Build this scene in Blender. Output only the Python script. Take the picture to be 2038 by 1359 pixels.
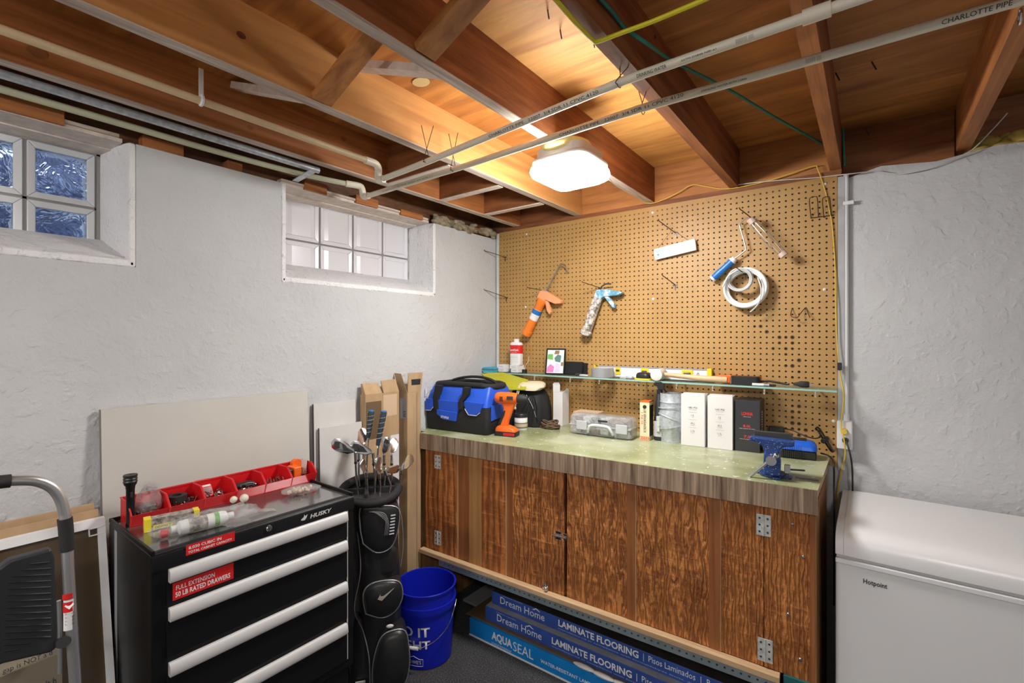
import bpy, bmesh, math, random
from mathutils import Vector, Matrix

for _o in list(bpy.data.objects):
    bpy.data.objects.remove(_o, do_unlink=True)
SC = bpy.context.scene
COL = SC.collection
random.seed(7)
R = math.radians

# ---------------------------------------------------------------- camera
EYE, FOC, YAW, PCX, PCY = 1.5, 949.4, R(36.99), 1019.0, 675.0
cam_data = bpy.data.cameras.new('camera')
cam_data.sensor_fit = 'HORIZONTAL'
cam_data.sensor_width = 36.0
cam_data.lens = FOC / 2038.0 * 36.0
cam_data.shift_y = (PCY - 679.5) / 2038.0
cam_data.clip_start = 0.02
cam = bpy.data.objects.new('camera', cam_data)
cam.location = (0, 0, EYE)
cam.rotation_euler = (R(90), 0, YAW)
COL.objects.link(cam)
SC.camera = cam

# ---------------------------------------------------------------- world + exposure
LAMP_POWER = 30.0        # emission of the LED diffusers
SKY_STRENGTH = .9
world = bpy.data.worlds.new('world')
SC.world = world
world.use_nodes = True
_bg = world.node_tree.nodes['Background']
_bg.inputs[0].default_value = (0.62, 0.74, 0.95, 1)
_bg.inputs[1].default_value = SKY_STRENGTH
SC.view_settings.view_transform = 'Standard'
SC.view_settings.look = 'None'
SC.view_settings.gamma = 1.0
SC.view_settings.use_curve_mapping = False
SC.view_settings.exposure = 2.05
try:
    SC.cycles.use_denoising = True
    SC.cycles.max_bounces = 5
    SC.cycles.use_adaptive_sampling = True
    SC.cycles.adaptive_threshold = 0.03
    SC.cycles.diffuse_bounces = 3
    SC.cycles.transparent_max_bounces = 12
    SC.cycles.sample_clamp_indirect = 6.0
except Exception:
    pass

# ---------------------------------------------------------------- measuring: a pixel of the photograph onto a real plane
_c, _s = math.cos(YAW), math.sin(YAW)
def _ray(px, py):
    u = (px - PCX) / FOC
    v = -(py - PCY) / FOC
    return Vector((u * _c - _s, u * _s + _c, v))
def on_y(px, py, y):
    r = _ray(px, py); t = y / r.y
    return Vector((r.x * t, y, EYE + r.z * t))
def on_x(px, py, x):
    r = _ray(px, py); t = x / r.x
    return Vector((x, r.y * t, EYE + r.z * t))
def on_z(px, py, z):
    r = _ray(px, py); t = (z - EYE) / r.z
    return Vector((r.x * t, r.y * t, z))

# ---------------------------------------------------------------- materials
MATS = {}
def _nodes(name):
    m = bpy.data.materials.new(name); m.use_nodes = True
    nt = m.node_tree
    b = nt.nodes['Principled BSDF']
    return m, nt, b
def _coord(nt, scale=(1, 1, 1), loc=(0, 0, 0)):
    tc = nt.nodes.new('ShaderNodeTexCoord'); mp = nt.nodes.new('ShaderNodeMapping')
    mp.inputs['Scale'].default_value = scale; mp.inputs['Location'].default_value = loc
    nt.links.new(tc.outputs['Object'], mp.inputs['Vector'])
    return mp.outputs['Vector']
def _noise(nt, vec, scale, detail=4, rough=.55, dist=0):
    n = nt.nodes.new('ShaderNodeTexNoise')
    n.inputs['Scale'].default_value = scale; n.inputs['Detail'].default_value = detail
    n.inputs['Roughness'].default_value = rough; n.inputs['Distortion'].default_value = dist
    nt.links.new(vec, n.inputs['Vector'])
    return n.outputs['Fac']
def _ramp(nt, fac, stops, interp='LINEAR'):
    r = nt.nodes.new('ShaderNodeValToRGB'); r.color_ramp.interpolation = interp
    el = r.color_ramp.elements
    while len(el) < len(stops): el.new(0.5)
    for e, (p, c) in zip(el, stops):
        e.position = p; e.color = (c[0], c[1], c[2], 1)
    nt.links.new(fac, r.inputs['Fac'])
    return r.outputs['Color']
def _mix(nt, fac, a, b):
    n = nt.nodes.new('ShaderNodeMix'); n.data_type = 'RGBA'
    if isinstance(fac, (int, float)): n.inputs[0].default_value = fac
    else: nt.links.new(fac, n.inputs[0])
    for v, i in ((a, 6), (b, 7)):
        if isinstance(v, (tuple, list)): n.inputs[i].default_value = (v[0], v[1], v[2], 1)
        else: nt.links.new(v, n.inputs[i])
    return n.outputs[2]
def _bump(nt, b, h, strength=.3, dist=.01):
    n = nt.nodes.new('ShaderNodeBump'); n.inputs['Strength'].default_value = strength
    n.inputs['Distance'].default_value = dist
    nt.links.new(h, n.inputs['Height']); nt.links.new(n.outputs['Normal'], b.inputs['Normal'])
def plain(name, col, rough=.5, metal=0, var=0, vscale=12, bump=0, bscale=60, spec=None, trans=0, ior=1.45, emit=0, coat=0, alpha=1):
    if name in MATS: return MATS[name]
    m, nt, b = _nodes(name)
    b.inputs['Base Color'].default_value = (*col, 1)
    b.inputs['Roughness'].default_value = rough
    b.inputs['Metallic'].default_value = metal
    if spec is not None: b.inputs['Specular IOR Level'].default_value = spec
    if trans:
        b.inputs['Transmission Weight'].default_value = trans; b.inputs['IOR'].default_value = ior
    if coat: b.inputs['Coat Weight'].default_value = coat
    if alpha < 1: b.inputs['Alpha'].default_value = alpha
    if emit:
        b.inputs['Emission Color'].default_value = (*col, 1); b.inputs['Emission Strength'].default_value = emit
    if var or bump:
        v = _coord(nt)
        if var:
            f = _noise(nt, v, vscale, 5)
            d = tuple(max(0, k * (1 - var)) for k in col); l = tuple(min(1, k * (1 + var)) for k in col)
            nt.links.new(_ramp(nt, f, [(.3, d), (.7, l)]), b.inputs['Base Color'])
        if bump: _bump(nt, b, _noise(nt, v, bscale, 4), bump, .004)
    MATS[name] = m
    return m
def wood(name, dark, light, axis='Y', scale=26, stretch=.05, rough=.65, bump=.15, blotch=.35, loc=(0, 0, 0), band=0):
    if name in MATS: return MATS[name]
    m, nt, b = _nodes(name)
    sc = {'X': (stretch, 1, 1), 'Y': (1, stretch, 1), 'Z': (1, 1, stretch)}[axis]
    v = _coord(nt, sc, loc)
    f = _noise(nt, v, scale, 6, .62, .6)
    mid = tuple((a + c) / 2 for a, c in zip(dark, light))
    col = _ramp(nt, f, [(.3, dark), (.5, mid), (.7, light)])
    if band:
        w = nt.nodes.new('ShaderNodeTexWave'); w.wave_type = 'BANDS'
        w.bands_direction = {'X': 'Y', 'Y': 'X', 'Z': 'X'}[axis]
        w.inputs['Scale'].default_value = band; w.inputs['Distortion'].default_value = 9
        w.inputs['Detail'].default_value = 3; w.inputs['Detail Scale'].default_value = 1.3
        nt.links.new(v, w.inputs['Vector'])
        col = _mix(nt, .45, col, _ramp(nt, w.outputs['Fac'], [(.2, dark), (.75, light)]))
    f2 = _noise(nt, _coord(nt, (1, 1, 1), loc), 3.2, 4)
    col = _mix(nt, _ramp(nt, f2, [(.35, (0, 0, 0)), (.75, (blotch,) * 3)]), col, tuple(k * .45 for k in dark))
    nt.links.new(col, b.inputs['Base Color'])
    b.inputs['Roughness'].default_value = rough
    if bump: _bump(nt, b, f, bump, .004)
    MATS[name] = m
    return m

def plaster(name, base, bump=.55):
    m, nt, b = _nodes(name)
    v = _coord(nt)
    f1 = _noise(nt, v, 2.0, 3, .6)
    f2 = _noise(nt, v, 11, 4, .6, .4)
    f3 = _noise(nt, v, 60, 3, .7)
    col = _ramp(nt, f1, [(.3, tuple(k * .93 for k in base)), (.7, tuple(k * 1.04 for k in base))])
    nt.links.new(col, b.inputs['Base Color'])
    b.inputs['Roughness'].default_value = .75
    f5 = _noise(nt, v, 30, 2, .5, .3)
    tr = nt.nodes.new('ShaderNodeMapRange'); tr.inputs[1].default_value = .56; tr.inputs[2].default_value = .66
    nt.links.new(f5, tr.inputs[0])
    ad = nt.nodes.new('ShaderNodeMath'); ad.operation = 'MULTIPLY_ADD'; ad.inputs[1].default_value = .35
    nt.links.new(f3, ad.inputs[0]); nt.links.new(f2, ad.inputs[2])
    ad2 = nt.nodes.new('ShaderNodeMath'); ad2.operation = 'MULTIPLY_ADD'; ad2.inputs[1].default_value = .16
    nt.links.new(tr.outputs[0], ad2.inputs[0]); nt.links.new(ad.outputs[0], ad2.inputs[2])
    _bump(nt, b, ad2.outputs[0], bump, .014)
    MATS[name] = m
    return m

plaster('wall_paint', (.595, .605, .612), .5)
plaster('wall_white', (.88, .88, .89), 1.0)
plaster('foundation', (.60, .605, .615), .45)
# carpet
m, nt, b = _nodes('carpet')
v = _coord(nt)
f = _noise(nt, v, 170, 3, .75); f2 = _noise(nt, v, 5, 4)
col = _ramp(nt, f, [(.36, (.022, .022, .023)), (.58, (.085, .085, .087)), (.74, (.34, .34, .345))])
nt.links.new(_mix(nt, _ramp(nt, f2, [(.4, (0, 0, 0)), (.8, (.5, .5, .5))]), col, (.012, .012, .013)), b.inputs['Base Color'])
b.inputs['Roughness'].default_value = .95
_bump(nt, b, f, 1.0, .006)
MATS['carpet'] = m
# ceiling timber
wood('joist_dark', (0.169, 0.048, 0.013), (0.468, 0.162, 0.046), 'Y', 30, .06, blotch=.45)
wood('joist_red', (0.260, 0.078, 0.018), (0.624, 0.240, 0.067), 'Y', 30, .06, blotch=.4)
wood('joist_gold', (0.391, 0.149, 0.036), (0.805, 0.396, 0.121), 'Y', 24, .06, blotch=.25, band=5)
wood('cross_gold', (0.312, 0.108, 0.025), (0.676, 0.288, 0.078), 'X', 24, .1, blotch=.3)
wood('cross_dark', (0.156, 0.048, 0.014), (0.429, 0.156, 0.046), 'X', 24, .1, blotch=.4)
wood('subfloor', (0.293, 0.094, 0.018), (0.708, 0.297, 0.065), 'X', 14, .10, blotch=.45, bump=.1)
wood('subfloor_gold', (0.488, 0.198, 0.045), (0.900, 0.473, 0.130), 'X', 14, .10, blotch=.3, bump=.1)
wood('timber_edge', (.36, .25, .18), (.86, .76, .66), 'Y', 60, .05, blotch=.3)
wood('raw_wood', (.42, .26, .13), (.68, .48, .28), 'X', 30, .06, blotch=.2)
wood('raw_wood_z', (.45, .24, .10), (.66, .42, .22), 'Z', 30, .06, blotch=.2)
wood('rotten', (.05, .020, .010), (.30, .125, .05), 'Y', 16, .3, blotch=.6)
wood('handle_wood', (.60, .38, .19), (.80, .58, .36), 'X', 40, .05, blotch=.1, rough=.45)
# pegboard
m, nt, b = _nodes('pegboard')
v = _coord(nt)
f = _noise(nt, v, 3, 5); f2 = _noise(nt, v, 90, 4, .7)
col = _ramp(nt, f, [(.3, (.40, .225, .068)), (.7, (.50, .295, .10))])
nt.links.new(_mix(nt, _ramp(nt, f2, [(.5, (0, 0, 0)), (.85, (.35, .35, .35))]), col, (.36, .19, .06)), b.inputs['Base Color'])
b.inputs['Roughness'].default_value = .5
MATS['pegboard'] = m
# bench wood: weathered, raised grain fir
def benchwood(name, dark, light, loc, wscale=7, dist=11, horiz=.25):
    m, nt, b = _nodes(name)
    v = _coord(nt, (1, 1, .20), loc)
    w = nt.nodes.new('ShaderNodeTexWave'); w.wave_type = 'BANDS'; w.bands_direction = 'X'
    w.inputs['Scale'].default_value = wscale; w.inputs['Distortion'].default_value = dist
    w.inputs['Detail'].default_value = 3.5; w.inputs['Detail Scale'].default_value = 2.2; w.inputs['Detail Roughness'].default_value = .55
    nt.links.new(v, w.inputs['Vector'])
    f = _noise(nt, _coord(nt, (1, 1, .10), loc), 150, 4, .7)
    f3 = _noise(nt, _coord(nt, (1, 1, 9), loc), 6, 5, .65)
    f4 = _noise(nt, _coord(nt, (1, 1, .6), loc), 9, 5, .65, .6)
    mid = tuple((a * 1.1 + c) / 2.1 for a, c in zip(dark, light))
    col = _ramp(nt, w.outputs['Fac'], [(.05, dark), (.35, mid), (.8, light)])
    col = _mix(nt, .4, col, _ramp(nt, f, [(.35, dark), (.68, light)]))
    col = _mix(nt, _ramp(nt, f4, [(.44, (0, 0, 0)), (.66, (.72, .72, .72))]), col, tuple(k * .75 for k in dark))
    col = _mix(nt, _ramp(nt, f3, [(.57, (0, 0, 0)), (.66, (horiz,) * 3)]), col, tuple(min(1, k * 1.45) for k in light))
    nt.links.new(col, b.inputs['Base Color'])
    b.inputs['Roughness'].default_value = .45
    hm = nt.nodes.new('ShaderNodeMath'); hm.operation = 'ADD'
    nt.links.new(w.outputs['Fac'], hm.inputs[0]); nt.links.new(f3, hm.inputs[1])
    _bump(nt, b, hm.outputs[0], .8, .006)
    MATS[name] = m
benchwood('bench_wood_a', (0.194, 0.049, 0.009), (0.648, 0.233, 0.057), (0, 0, 0), 9, 6, .55)
benchwood('bench_wood_b', (0.194, 0.049, 0.010), (0.756, 0.294, 0.081), (3, 1, 2), 16, 13, .5)
benchwood('bench_wood_c', (0.216, 0.057, 0.012), (0.778, 0.314, 0.087), (7, 2, 5), 14, 17, .12)
benchwood('bench_wood_d', (0.238, 0.068, 0.015), (0.713, 0.280, 0.076), (11, 5, 3), 24, 10, .3)
wood('bench_strip', (0.230, 0.075, 0.021), (0.414, 0.155, 0.048), 'Z', 40, .04, blotch=.2, rough=.45)
wood('bench_gold', (.35, .16, .05), (.52, .27, .09), 'Z', 40, .04, blotch=.2)
wood('bench_side', (.24, .095, .03), (.56, .29, .10), 'Z', 20, .08, blotch=.5)
wood('band_laminate', (.105, .058, .032), (.52, .385, .27), 'Z', 55, .05, blotch=.15, rough=.4, bump=0)
# bench top: worn green linoleum
m, nt, b = _nodes('bench_green')
v = _coord(nt)
f = _noise(nt, v, 4.5, 5, .6); f2 = _noise(nt, v, 55, 3, .5); f3 = _noise(nt, v, 2.2, 4)
col = _ramp(nt, f, [(.3, (.24, .27, .125)), (.7, (.44, .48, .28))])
col = _mix(nt, _ramp(nt, f3, [(.5, (0, 0, 0)), (.7, (.7, .7, .7))]), col, (.60, .62, .50))
col = _mix(nt, _ramp(nt, f2, [(.66, (0, 0, 0)), (.69, (.9, .9, .9))]), col, (.82, .82, .78))
nt.links.new(col, b.inputs['Base Color'])
b.inputs['Roughness'].default_value = .32
MATS['bench_green'] = m
# cardboard
m, nt, b = _nodes('cardboard')
v = _coord(nt, (1, 1, .25))
f = _noise(nt, v, 20, 4)
nt.links.new(_ramp(nt, f, [(.3, (.44, .29, .155)), (.7, (.53, .365, .21))]), b.inputs['Base Color'])
b.inputs['Roughness'].default_value = .8
MATS['cardboard'] = m
# galvanised steel
m, nt, b = _nodes('galvanised')
f = _noise(nt, _coord(nt), 60, 3, .6)
nt.links.new(_ramp(nt, f, [(.3, (.40, .45, .50)), (.7, (.66, .70, .74))]), b.inputs['Base Color'])
b.inputs['Metallic'].default_value = .35; b.inputs['Roughness'].default_value = .42
MATS['galvanised'] = m
# paint spattered caulk gun barrel
m, nt, b = _nodes('spattered')
f = _noise(nt, _coord(nt), 45, 6, .7)
nt.links.new(_ramp(nt, f, [(.38, (.10, .085, .07)), (.47, (.35, .31, .27)), (.56, (.72, .68, .63))]), b.inputs['Base Color'])
b.inputs['Roughness'].default_value = .55
MATS['spattered'] = m
m, nt, b = _nodes('spattered_blue')
f = _noise(nt, _coord(nt), 32, 6, .7)
nt.links.new(_ramp(nt, f, [(.42, (.09, .28, .42)), (.5, (.22, .45, .6)), (.62, (.72, .74, .75))]), b.inputs['Base Color'])
b.inputs['Roughness'].default_value = .5
MATS['spattered_blue'] = m
# vise paint: blue with white specks
m, nt, b = _nodes('vise_blue')
f = _noise(nt, _coord(nt), 260, 2, .5)
nt.links.new(_ramp(nt, f, [(.64, (.012, .045, .20)), (.70, (.6, .65, .75))]), b.inputs['Base Color'])
b.inputs['Roughness'].default_value = .35
MATS['vise_blue'] = m
# window glass block: clear, wavy
m, nt, b = _nodes('wavy_glass')
b.inputs['Base Color'].default_value = (.9, .95, 1, 1); b.inputs['Roughness'].default_value = .02
b.inputs['Transmission Weight'].default_value = 1; b.inputs['IOR'].default_value = 1.45
_bump(nt, b, _noise(nt, _coord(nt), 15, 2, .5, 1.6), .9, .025)
MATS['wavy_glass'] = m
m, nt, b = _nodes('well_steel')
f = _noise(nt, _coord(nt), 14, 4)
nt.links.new(_ramp(nt, f, [(.35, (.02, .03, .075)), (.55, (.09, .12, .22)), (.72, (.45, .52, .66))]), b.inputs['Base Color'])
b.inputs['Roughness'].default_value = .6
MATS['well_steel'] = m
# thin clear film for bags
def film(name, tint, rough=.15, fac=.35):
    m, nt, b = _nodes(name)
    nt.nodes.remove(b)
    out = nt.nodes['Material Output']
    t = nt.nodes.new('ShaderNodeBsdfTransparent'); t.inputs[0].default_value = (.96, .97, .97, 1)
    p = nt.nodes.new('ShaderNodeBsdfPrincipled'); p.inputs['Base Color'].default_value = (*tint, 1); p.inputs['Roughness'].default_value = rough
    f = _noise(nt, _coord(nt), 38, 4, .6, .8)
    bn = nt.nodes.new('ShaderNodeBump'); bn.inputs['Strength'].default_value = 1; bn.inputs['Distance'].default_value = .02
    nt.links.new(f, bn.inputs['Height']); nt.links.new(bn.outputs['Normal'], p.inputs['Normal'])
    mx = nt.nodes.new('ShaderNodeMixShader'); mx.inputs[0].default_value = fac
    nt.links.new(t.outputs[0], mx.inputs[1]); nt.links.new(p.outputs[0], mx.inputs[2]); nt.links.new(mx.outputs[0], out.inputs[0])
    MATS[name] = m
film('clear_film', (.80, .81, .80), .12, .20)
film('milky_film', (.80, .80, .78), .15, .22)
film('clear_plastic', (.70, .72, .74), .06, .42)
film('glass_green', (.35, .52, .46), .04, .22)

plain('white_plastic', (.80, .80, .80), .35)
plain('white_gloss', (.86, .86, .86), .25)
plain('cpvc', (.78, .72, .58), .35)
plain('cpvc_aged', (.72, .55, .33), .4, var=.12, vscale=6)
plain('cpvc_green', (.60, .60, .42), .4, var=.12, vscale=6)
plain('black_paint', (.009, .009, .010), .32, spec=.25)
plain('tray_black', (.34, .34, .345), .13, .85)
plain('gun_orange', (.88, .22, .025), .38)
plain('black_plastic', (.016, .016, .017), .4)
plain('black_fabric', (.014, .014, .015), .75, bump=.3, bscale=400)
plain('black_leather', (.021, .021, .022), .36, bump=.3, bscale=35)
plain('black_rubber', (.02, .02, .02), .65)
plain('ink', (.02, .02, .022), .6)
plain('grey_ink', (.25, .25, .26), .6)
plain('white_ink', (.86, .86, .87), .5)
plain('pale_ink', (.62, .70, .85), .5)
plain('red_ink', (.75, .03, .03), .5)
plain('steel', (.62, .63, .65), .25, 1)
plain('chrome', (.75, .76, .78), .12, 1)
plain('club_steel', (.80, .81, .82), .17, 1)
plain('aluminium', (.70, .71, .72), .32, .9, var=.05)
plain('dark_steel', (.12, .12, .12), .4, .9)
plain('brown_wire', (.09, .045, .025), .6, .4)
plain('rusty', (.25, .13, .08), .6, .5, var=.3, vscale=40)
plain('zinc_paint', (.62, .64, .62), .5, .3, var=.25, vscale=60)
plain('drawer_trim', (.62, .62, .62), .5, .1)
plain('red_plastic', (.62, .012, .016), .32)
plain('red_sticker', (.72, .02, .022), .35)
plain('orange_plastic', (.86, .145, .015), .38)
plain('orange_pale', (.86, .36, .17), .45)
plain('blue_bucket', (.008, .018, .50), .3)
plain('bag_blue', (.018, .095, .62), .45, bump=.25, bscale=30)
plain('box_navy', (.035, .09, .36), .4, var=.2, vscale=9)
plain('box_cyan', (.004, .235, .66), .4, var=.12, vscale=6)
plain('box_edge', (.30, .30, .30), .6, var=.2)
plain('dark_sheet', (.03, .026, .023), .5, var=.3)
plain('brown_sheet', (.16, .105, .055), .5)
plain('freezer_white', (.80, .80, .80), .28)
plain('freezer_body', (.77, .775, .775), .32)
plain('gasket', (.5, .5, .5), .5)
plain('board_grey', (.60, .59, .545), .6, var=.05, vscale=3)
plain('board_edge', (.20, .19, .17), .8)
plain('panel_white', (.68, .68, .66), .5, var=.04)
plain('panel_dark', (.13, .11, .09), .8)
plain('mortar', (.34, .33, .31), .9, bump=.4)
plain('block_rim', (.74, .76, .78), .18)
plain('block_white', (.80, .79, .83), .22, bump=.05, bscale=8)
plain('diffuser', (1, .985, .96), .4, emit=LAMP_POWER)
plain('lamp_body', (.42, .42, .42), .4)
plain('foam_yellow', (.60, .52, .22), .9, bump=.8, bscale=40)
plain('insulation', (.50, .36, .09), .95, bump=1, bscale=50, var=.5, vscale=18)
plain('insulation_grey', (.30, .25, .17), .95, bump=1, bscale=60, var=.5, vscale=25)
plain('cable_yellow', (.72, .63, .02), .4)
plain('cord_yellow', (.72, .50, .05), .4)
plain('cable_green', (.03, .24, .19), .7, bump=.6, bscale=200)
plain('cable_white', (.66, .64, .60), .5)
plain('cable_black', (.012, .012, .012), .4)
plain('glass_edge', (.30, .52, .46), .15)
plain('grey_board', (.42, .43, .44), .6, var=.1)
plain('angle_grey', (.26, .32, .34), .45, .3, var=.12)
plain('level_white', (.80, .80, .82), .3)
plain('level_yellow', (.86, .62, .02), .4)
plain('tape_grey', (.40, .41, .43), .35, .4)
plain('tape_core', (.55, .50, .42), .7)
plain('mallet_white', (.78, .77, .73), .5)
plain('roller_blue', (.012, .16, .50), .35)
plain('roller_cap', (.66, .50, .42), .6, var=.15)
plain('tubing', (.83, .84, .83), .12, trans=.35)
plain('tubing_milk', (.84, .85, .84), .2)
plain('dark_box', (.035, .036, .042), .35)
plain('box_white', (.80, .79, .79), .5)
plain('cream_box', (.82, .72, .48), .5)
plain('orange_ink', (.85, .13, .02), .5)
plain('spray_black', (.022, .025, .03), .3)
plain('charger_blue', (.014, .12, .66), .35)
plain('tan_wood', (.66, .47, .31), .6)
plain('jar_white', (.80, .80, .79), .3)
plain('jar_green', (.12, .18, .13), .5)
plain('lime', (.42, .42, .02), .45)
plain('canvas', (.66, .58, .42), .85, bump=.4, bscale=150)
plain('rope_brown', (.14, .085, .05), .8, var=.3, vscale=60)
plain('skyblue', (.05, .45, .66), .5)
plain('photo_white', (.80, .82, .84), .3)
plain('photo_green', (.16, .45, .10), .3)
plain('photo_teal', (.10, .22, .20), .3)
plain('photo_pink', (.68, .22, .50), .3)
plain('photo_lilac', (.66, .58, .80), .3)
plain('photo_brown', (.28, .16, .09), .3)
plain('scrub_black', (.012, .012, .013), .95, bump=1, bscale=250)
plain('bottle_white', (.80, .80, .78), .35)
plain('vinyl_strip', (.34, .34, .34), .4)
plain('ball_white', (.72, .68, .56), .6, var=.2, vscale=60)
plain('yellow_pack', (.80, .66, .03), .4)
plain('pack_print', (.30, .27, .24), .45, var=.9, vscale=90)
plain('grip_dark', (.035, .048, .058), .6)
plain('nuts', (.32, .32, .32), .35, .9, var=.5, vscale=80)
plain('beige_peg', (.62, .45, .33), .6, var=.2, vscale=60)
plain('knot', (.62, .47, .22), .6)
plain('silver_print', (.66, .66, .66), .4)
plain('white_wood', (.72, .62, .54), .6, var=.15, vscale=30)
plain('spray_panel', (.5, .52, .54), .4)
plain('brown_glaze', (.085, .058, .032), .12)
plain('platform_black', (.028, .03, .034), .45)
plain('brown_carton', (.20, .17, .12), .7)
plain('burn_mark', (.10, .045, .012), .6)
plain('teal_paint', (.02, .12, .13), .5)

# ---------------------------------------------------------------- mesh building
class MB:
    def __init__(self): self.v = []; self.f = []
    def add(self, vs, fs):
        n = len(self.v); self.v += [tuple(p) for p in vs]; self.f += [tuple(i + n for i in q) for q in fs]; return self
    def box(self, a, b, M=None):
        x0, y0, z0 = a; x1, y1, z1 = b
        vs = [Vector(p) for p in ((x0, y0, z0), (x1, y0, z0), (x1, y1, z0), (x0, y1, z0), (x0, y0, z1), (x1, y0, z1), (x1, y1, z1), (x0, y1, z1))]
        if M is not None: vs = [M @ p for p in vs]
        return self.add(vs, [(0, 3, 2, 1), (4, 5, 6, 7), (0, 1, 5, 4), (1, 2, 6, 5), (2, 3, 7, 6), (3, 0, 4, 7)])
    def cbox(self, c, s, M=None):
        return self.box([c[i] - s[i] / 2 for i in range(3)], [c[i] + s[i] / 2 for i in range(3)], M)
    def hexa(self, p8):      # 4 lower then 4 upper corners, counter-clockwise
        return self.add(p8, [(0, 3, 2, 1), (4, 5, 6, 7), (0, 1, 5, 4), (1, 2, 6, 5), (2, 3, 7, 6), (3, 0, 4, 7)])
    def prism(self, poly, a, b, axis='y', M=None):   # a flat outline pushed from a to b along an axis
        def p3(p, h):
            q = {'y': (p[0], h, p[1]), 'x': (h, p[0], p[1]), 'z': (p[0], p[1], h)}[axis]
            q = Vector(q)
            return M @ q if M is not None else q
        n = len(poly); vs = [p3(p, a) for p in poly] + [p3(p, b) for p in poly]
        fs = [tuple(range(n)), tuple(range(2 * n - 1, n - 1, -1))] + [(i, n + i, n + (i + 1) % n, (i + 1) % n) for i in range(n)]
        return self.add(vs, fs)
    def ring(self, p, d, r, n, ref=None):
        d = Vector(d).normalized()
        ref = Vector(ref) if ref is not None else (Vector((0, 0, 1)) if abs(d.z) < .9 else Vector((1, 0, 0)))
        a = d.cross(ref).normalized(); b2 = d.cross(a).normalized()
        return [Vector(p) + a * (r * math.cos(2 * math.pi * k / n)) + b2 * (r * math.sin(2 * math.pi * k / n)) for k in range(n)]
    def tube(self, pts, r, n=8, cap=True, closed=False):
        pts = [Vector(p) for p in pts]; m = len(pts)
        rs = r if isinstance(r, (list, tuple)) else [r] * m
        base = len(self.v); ref = None
        for i, p in enumerate(pts):
            if closed: d = pts[(i + 1) % m] - pts[i - 1]
            else: d = pts[min(i + 1, m - 1)] - pts[max(i - 1, 0)]
            if d.length < 1e-9: d = Vector((0, 0, 1))
            d.normalize()
            if ref is None: ref = Vector((0, 0, 1)) if abs(d.z) < .9 else Vector((1, 0, 0))
            a = d.cross(ref)
            if a.length < 1e-4: a = d.cross(Vector((.3, 1, .2)))
            a.normalize(); b2 = d.cross(a).normalized(); ref = -b2 if ref.dot(b2) < 0 else b2
            a = d.cross(ref).normalized(); b2 = d.cross(a).normalized()
            self.v += [tuple(p + a * (rs[i] * math.cos(2 * math.pi * k / n)) + b2 * (rs[i] * math.sin(2 * math.pi * k / n))) for k in range(n)]
        for i in range(m if closed else m - 1):
            j = (i + 1) % m
            for k in range(n):
                self.f.append((base + i * n + k, base + i * n + (k + 1) % n, base + j * n + (k + 1) % n, base + j * n + k))
        if cap and not closed:
            self.f.append(tuple(base + k for k in range(n - 1, -1, -1)))
            self.f.append(tuple(base + (m - 1) * n + k for k in range(n)))
        return self
    def cyl(self, p0, p1, r0, r1=None, n=16): return self.tube([p0, p1], [r0, r0 if r1 is None else r1], n)
    def lathe(self, prof, c=(0, 0, 0), n=24, M=None, cap=False, sx=1, sy=1):
        base = len(self.v)
        for r, z in prof:
            for k in range(n):
                a = 2 * math.pi * k / n
                p = Vector((c[0] + r * math.cos(a) * sx, c[1] + r * math.sin(a) * sy, c[2] + z))
                self.v.append(tuple(M @ p if M is not None else p))
        for i in range(len(prof) - 1):
            for k in range(n):
                self.f.append((base + i * n + k, base + i * n + (k + 1) % n, base + (i + 1) * n + (k + 1) % n, base + (i + 1) * n + k))
        if cap:
            self.f.append(tuple(base + k for k in range(n - 1, -1, -1)))
            self.f.append(tuple(base + (len(prof) - 1) * n + k for k in range(n)))
        return self
    def ball(self, c, r, n=12, s=(1, 1, 1), M=None):
        prof = [(max(1e-4, math.sin(math.pi * i / n)), -math.cos(math.pi * i / n)) for i in range(n + 1)]
        base = len(self.v)
        for a, z in prof:
            for k in range(n * 2):
                t = math.pi * k / n
                p = Vector((a * math.cos(t) * r * s[0], a * math.sin(t) * r * s[1], z * r * s[2]))
                if M is not None: p = M @ p
                self.v.append(tuple(Vector(c) + p))
        w = n * 2
        for i in range(n):
            for k in range(w): self.f.append((base + i * w + k, base + i * w + (k + 1) % w, base + (i + 1) * w + (k + 1) % w, base + (i + 1) * w + k))
        return self
    def sections(self, secs, cap=True):   # list of closed rings with the same number of points
        base = len(self.v); n = len(secs[0])
        for s in secs: self.v += [tuple(p) for p in s]
        for i in range(len(secs) - 1):
            for k in range(n): self.f.append((base + i * n + k, base + i * n + (k + 1) % n, base + (i + 1) * n + (k + 1) % n, base + (i + 1) * n + k))
        if cap:
            self.f.append(tuple(base + k for k in range(n - 1, -1, -1)))
            self.f.append(tuple(base + (len(secs) - 1) * n + k for k in range(n)))
        return self
    def build(self, name, mat, parent=None, smooth=0, bevel=0, seg=2, loc=None, rot=None):
        me = bpy.data.meshes.new(name)
        me.from_pydata(self.v, [], self.f)
        bm = bmesh.new(); bm.from_mesh(me); bmesh.ops.recalc_face_normals(bm, faces=bm.faces); bm.to_mesh(me); bm.free()
        me.materials.append(MATS[mat])
        if smooth:
            me.polygons.foreach_set('use_smooth', [True] * len(me.polygons))
            me.set_sharp_from_angle(angle=R(smooth))
        o = bpy.data.objects.new(name, me); COL.objects.link(o)
        if parent is not None: o.parent = parent
        if loc is not None: o.location = loc
        if rot is not None: o.rotation_euler = rot
        if bevel:
            md = o.modifiers.new('bevel', 'BEVEL'); md.width = bevel; md.segments = seg; md.limit_method = 'ANGLE'; md.angle_limit = R(40)
            if not smooth:
                me.polygons.foreach_set('use_smooth', [True] * len(me.polygons)); md.harden_normals = True
        return o

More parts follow.
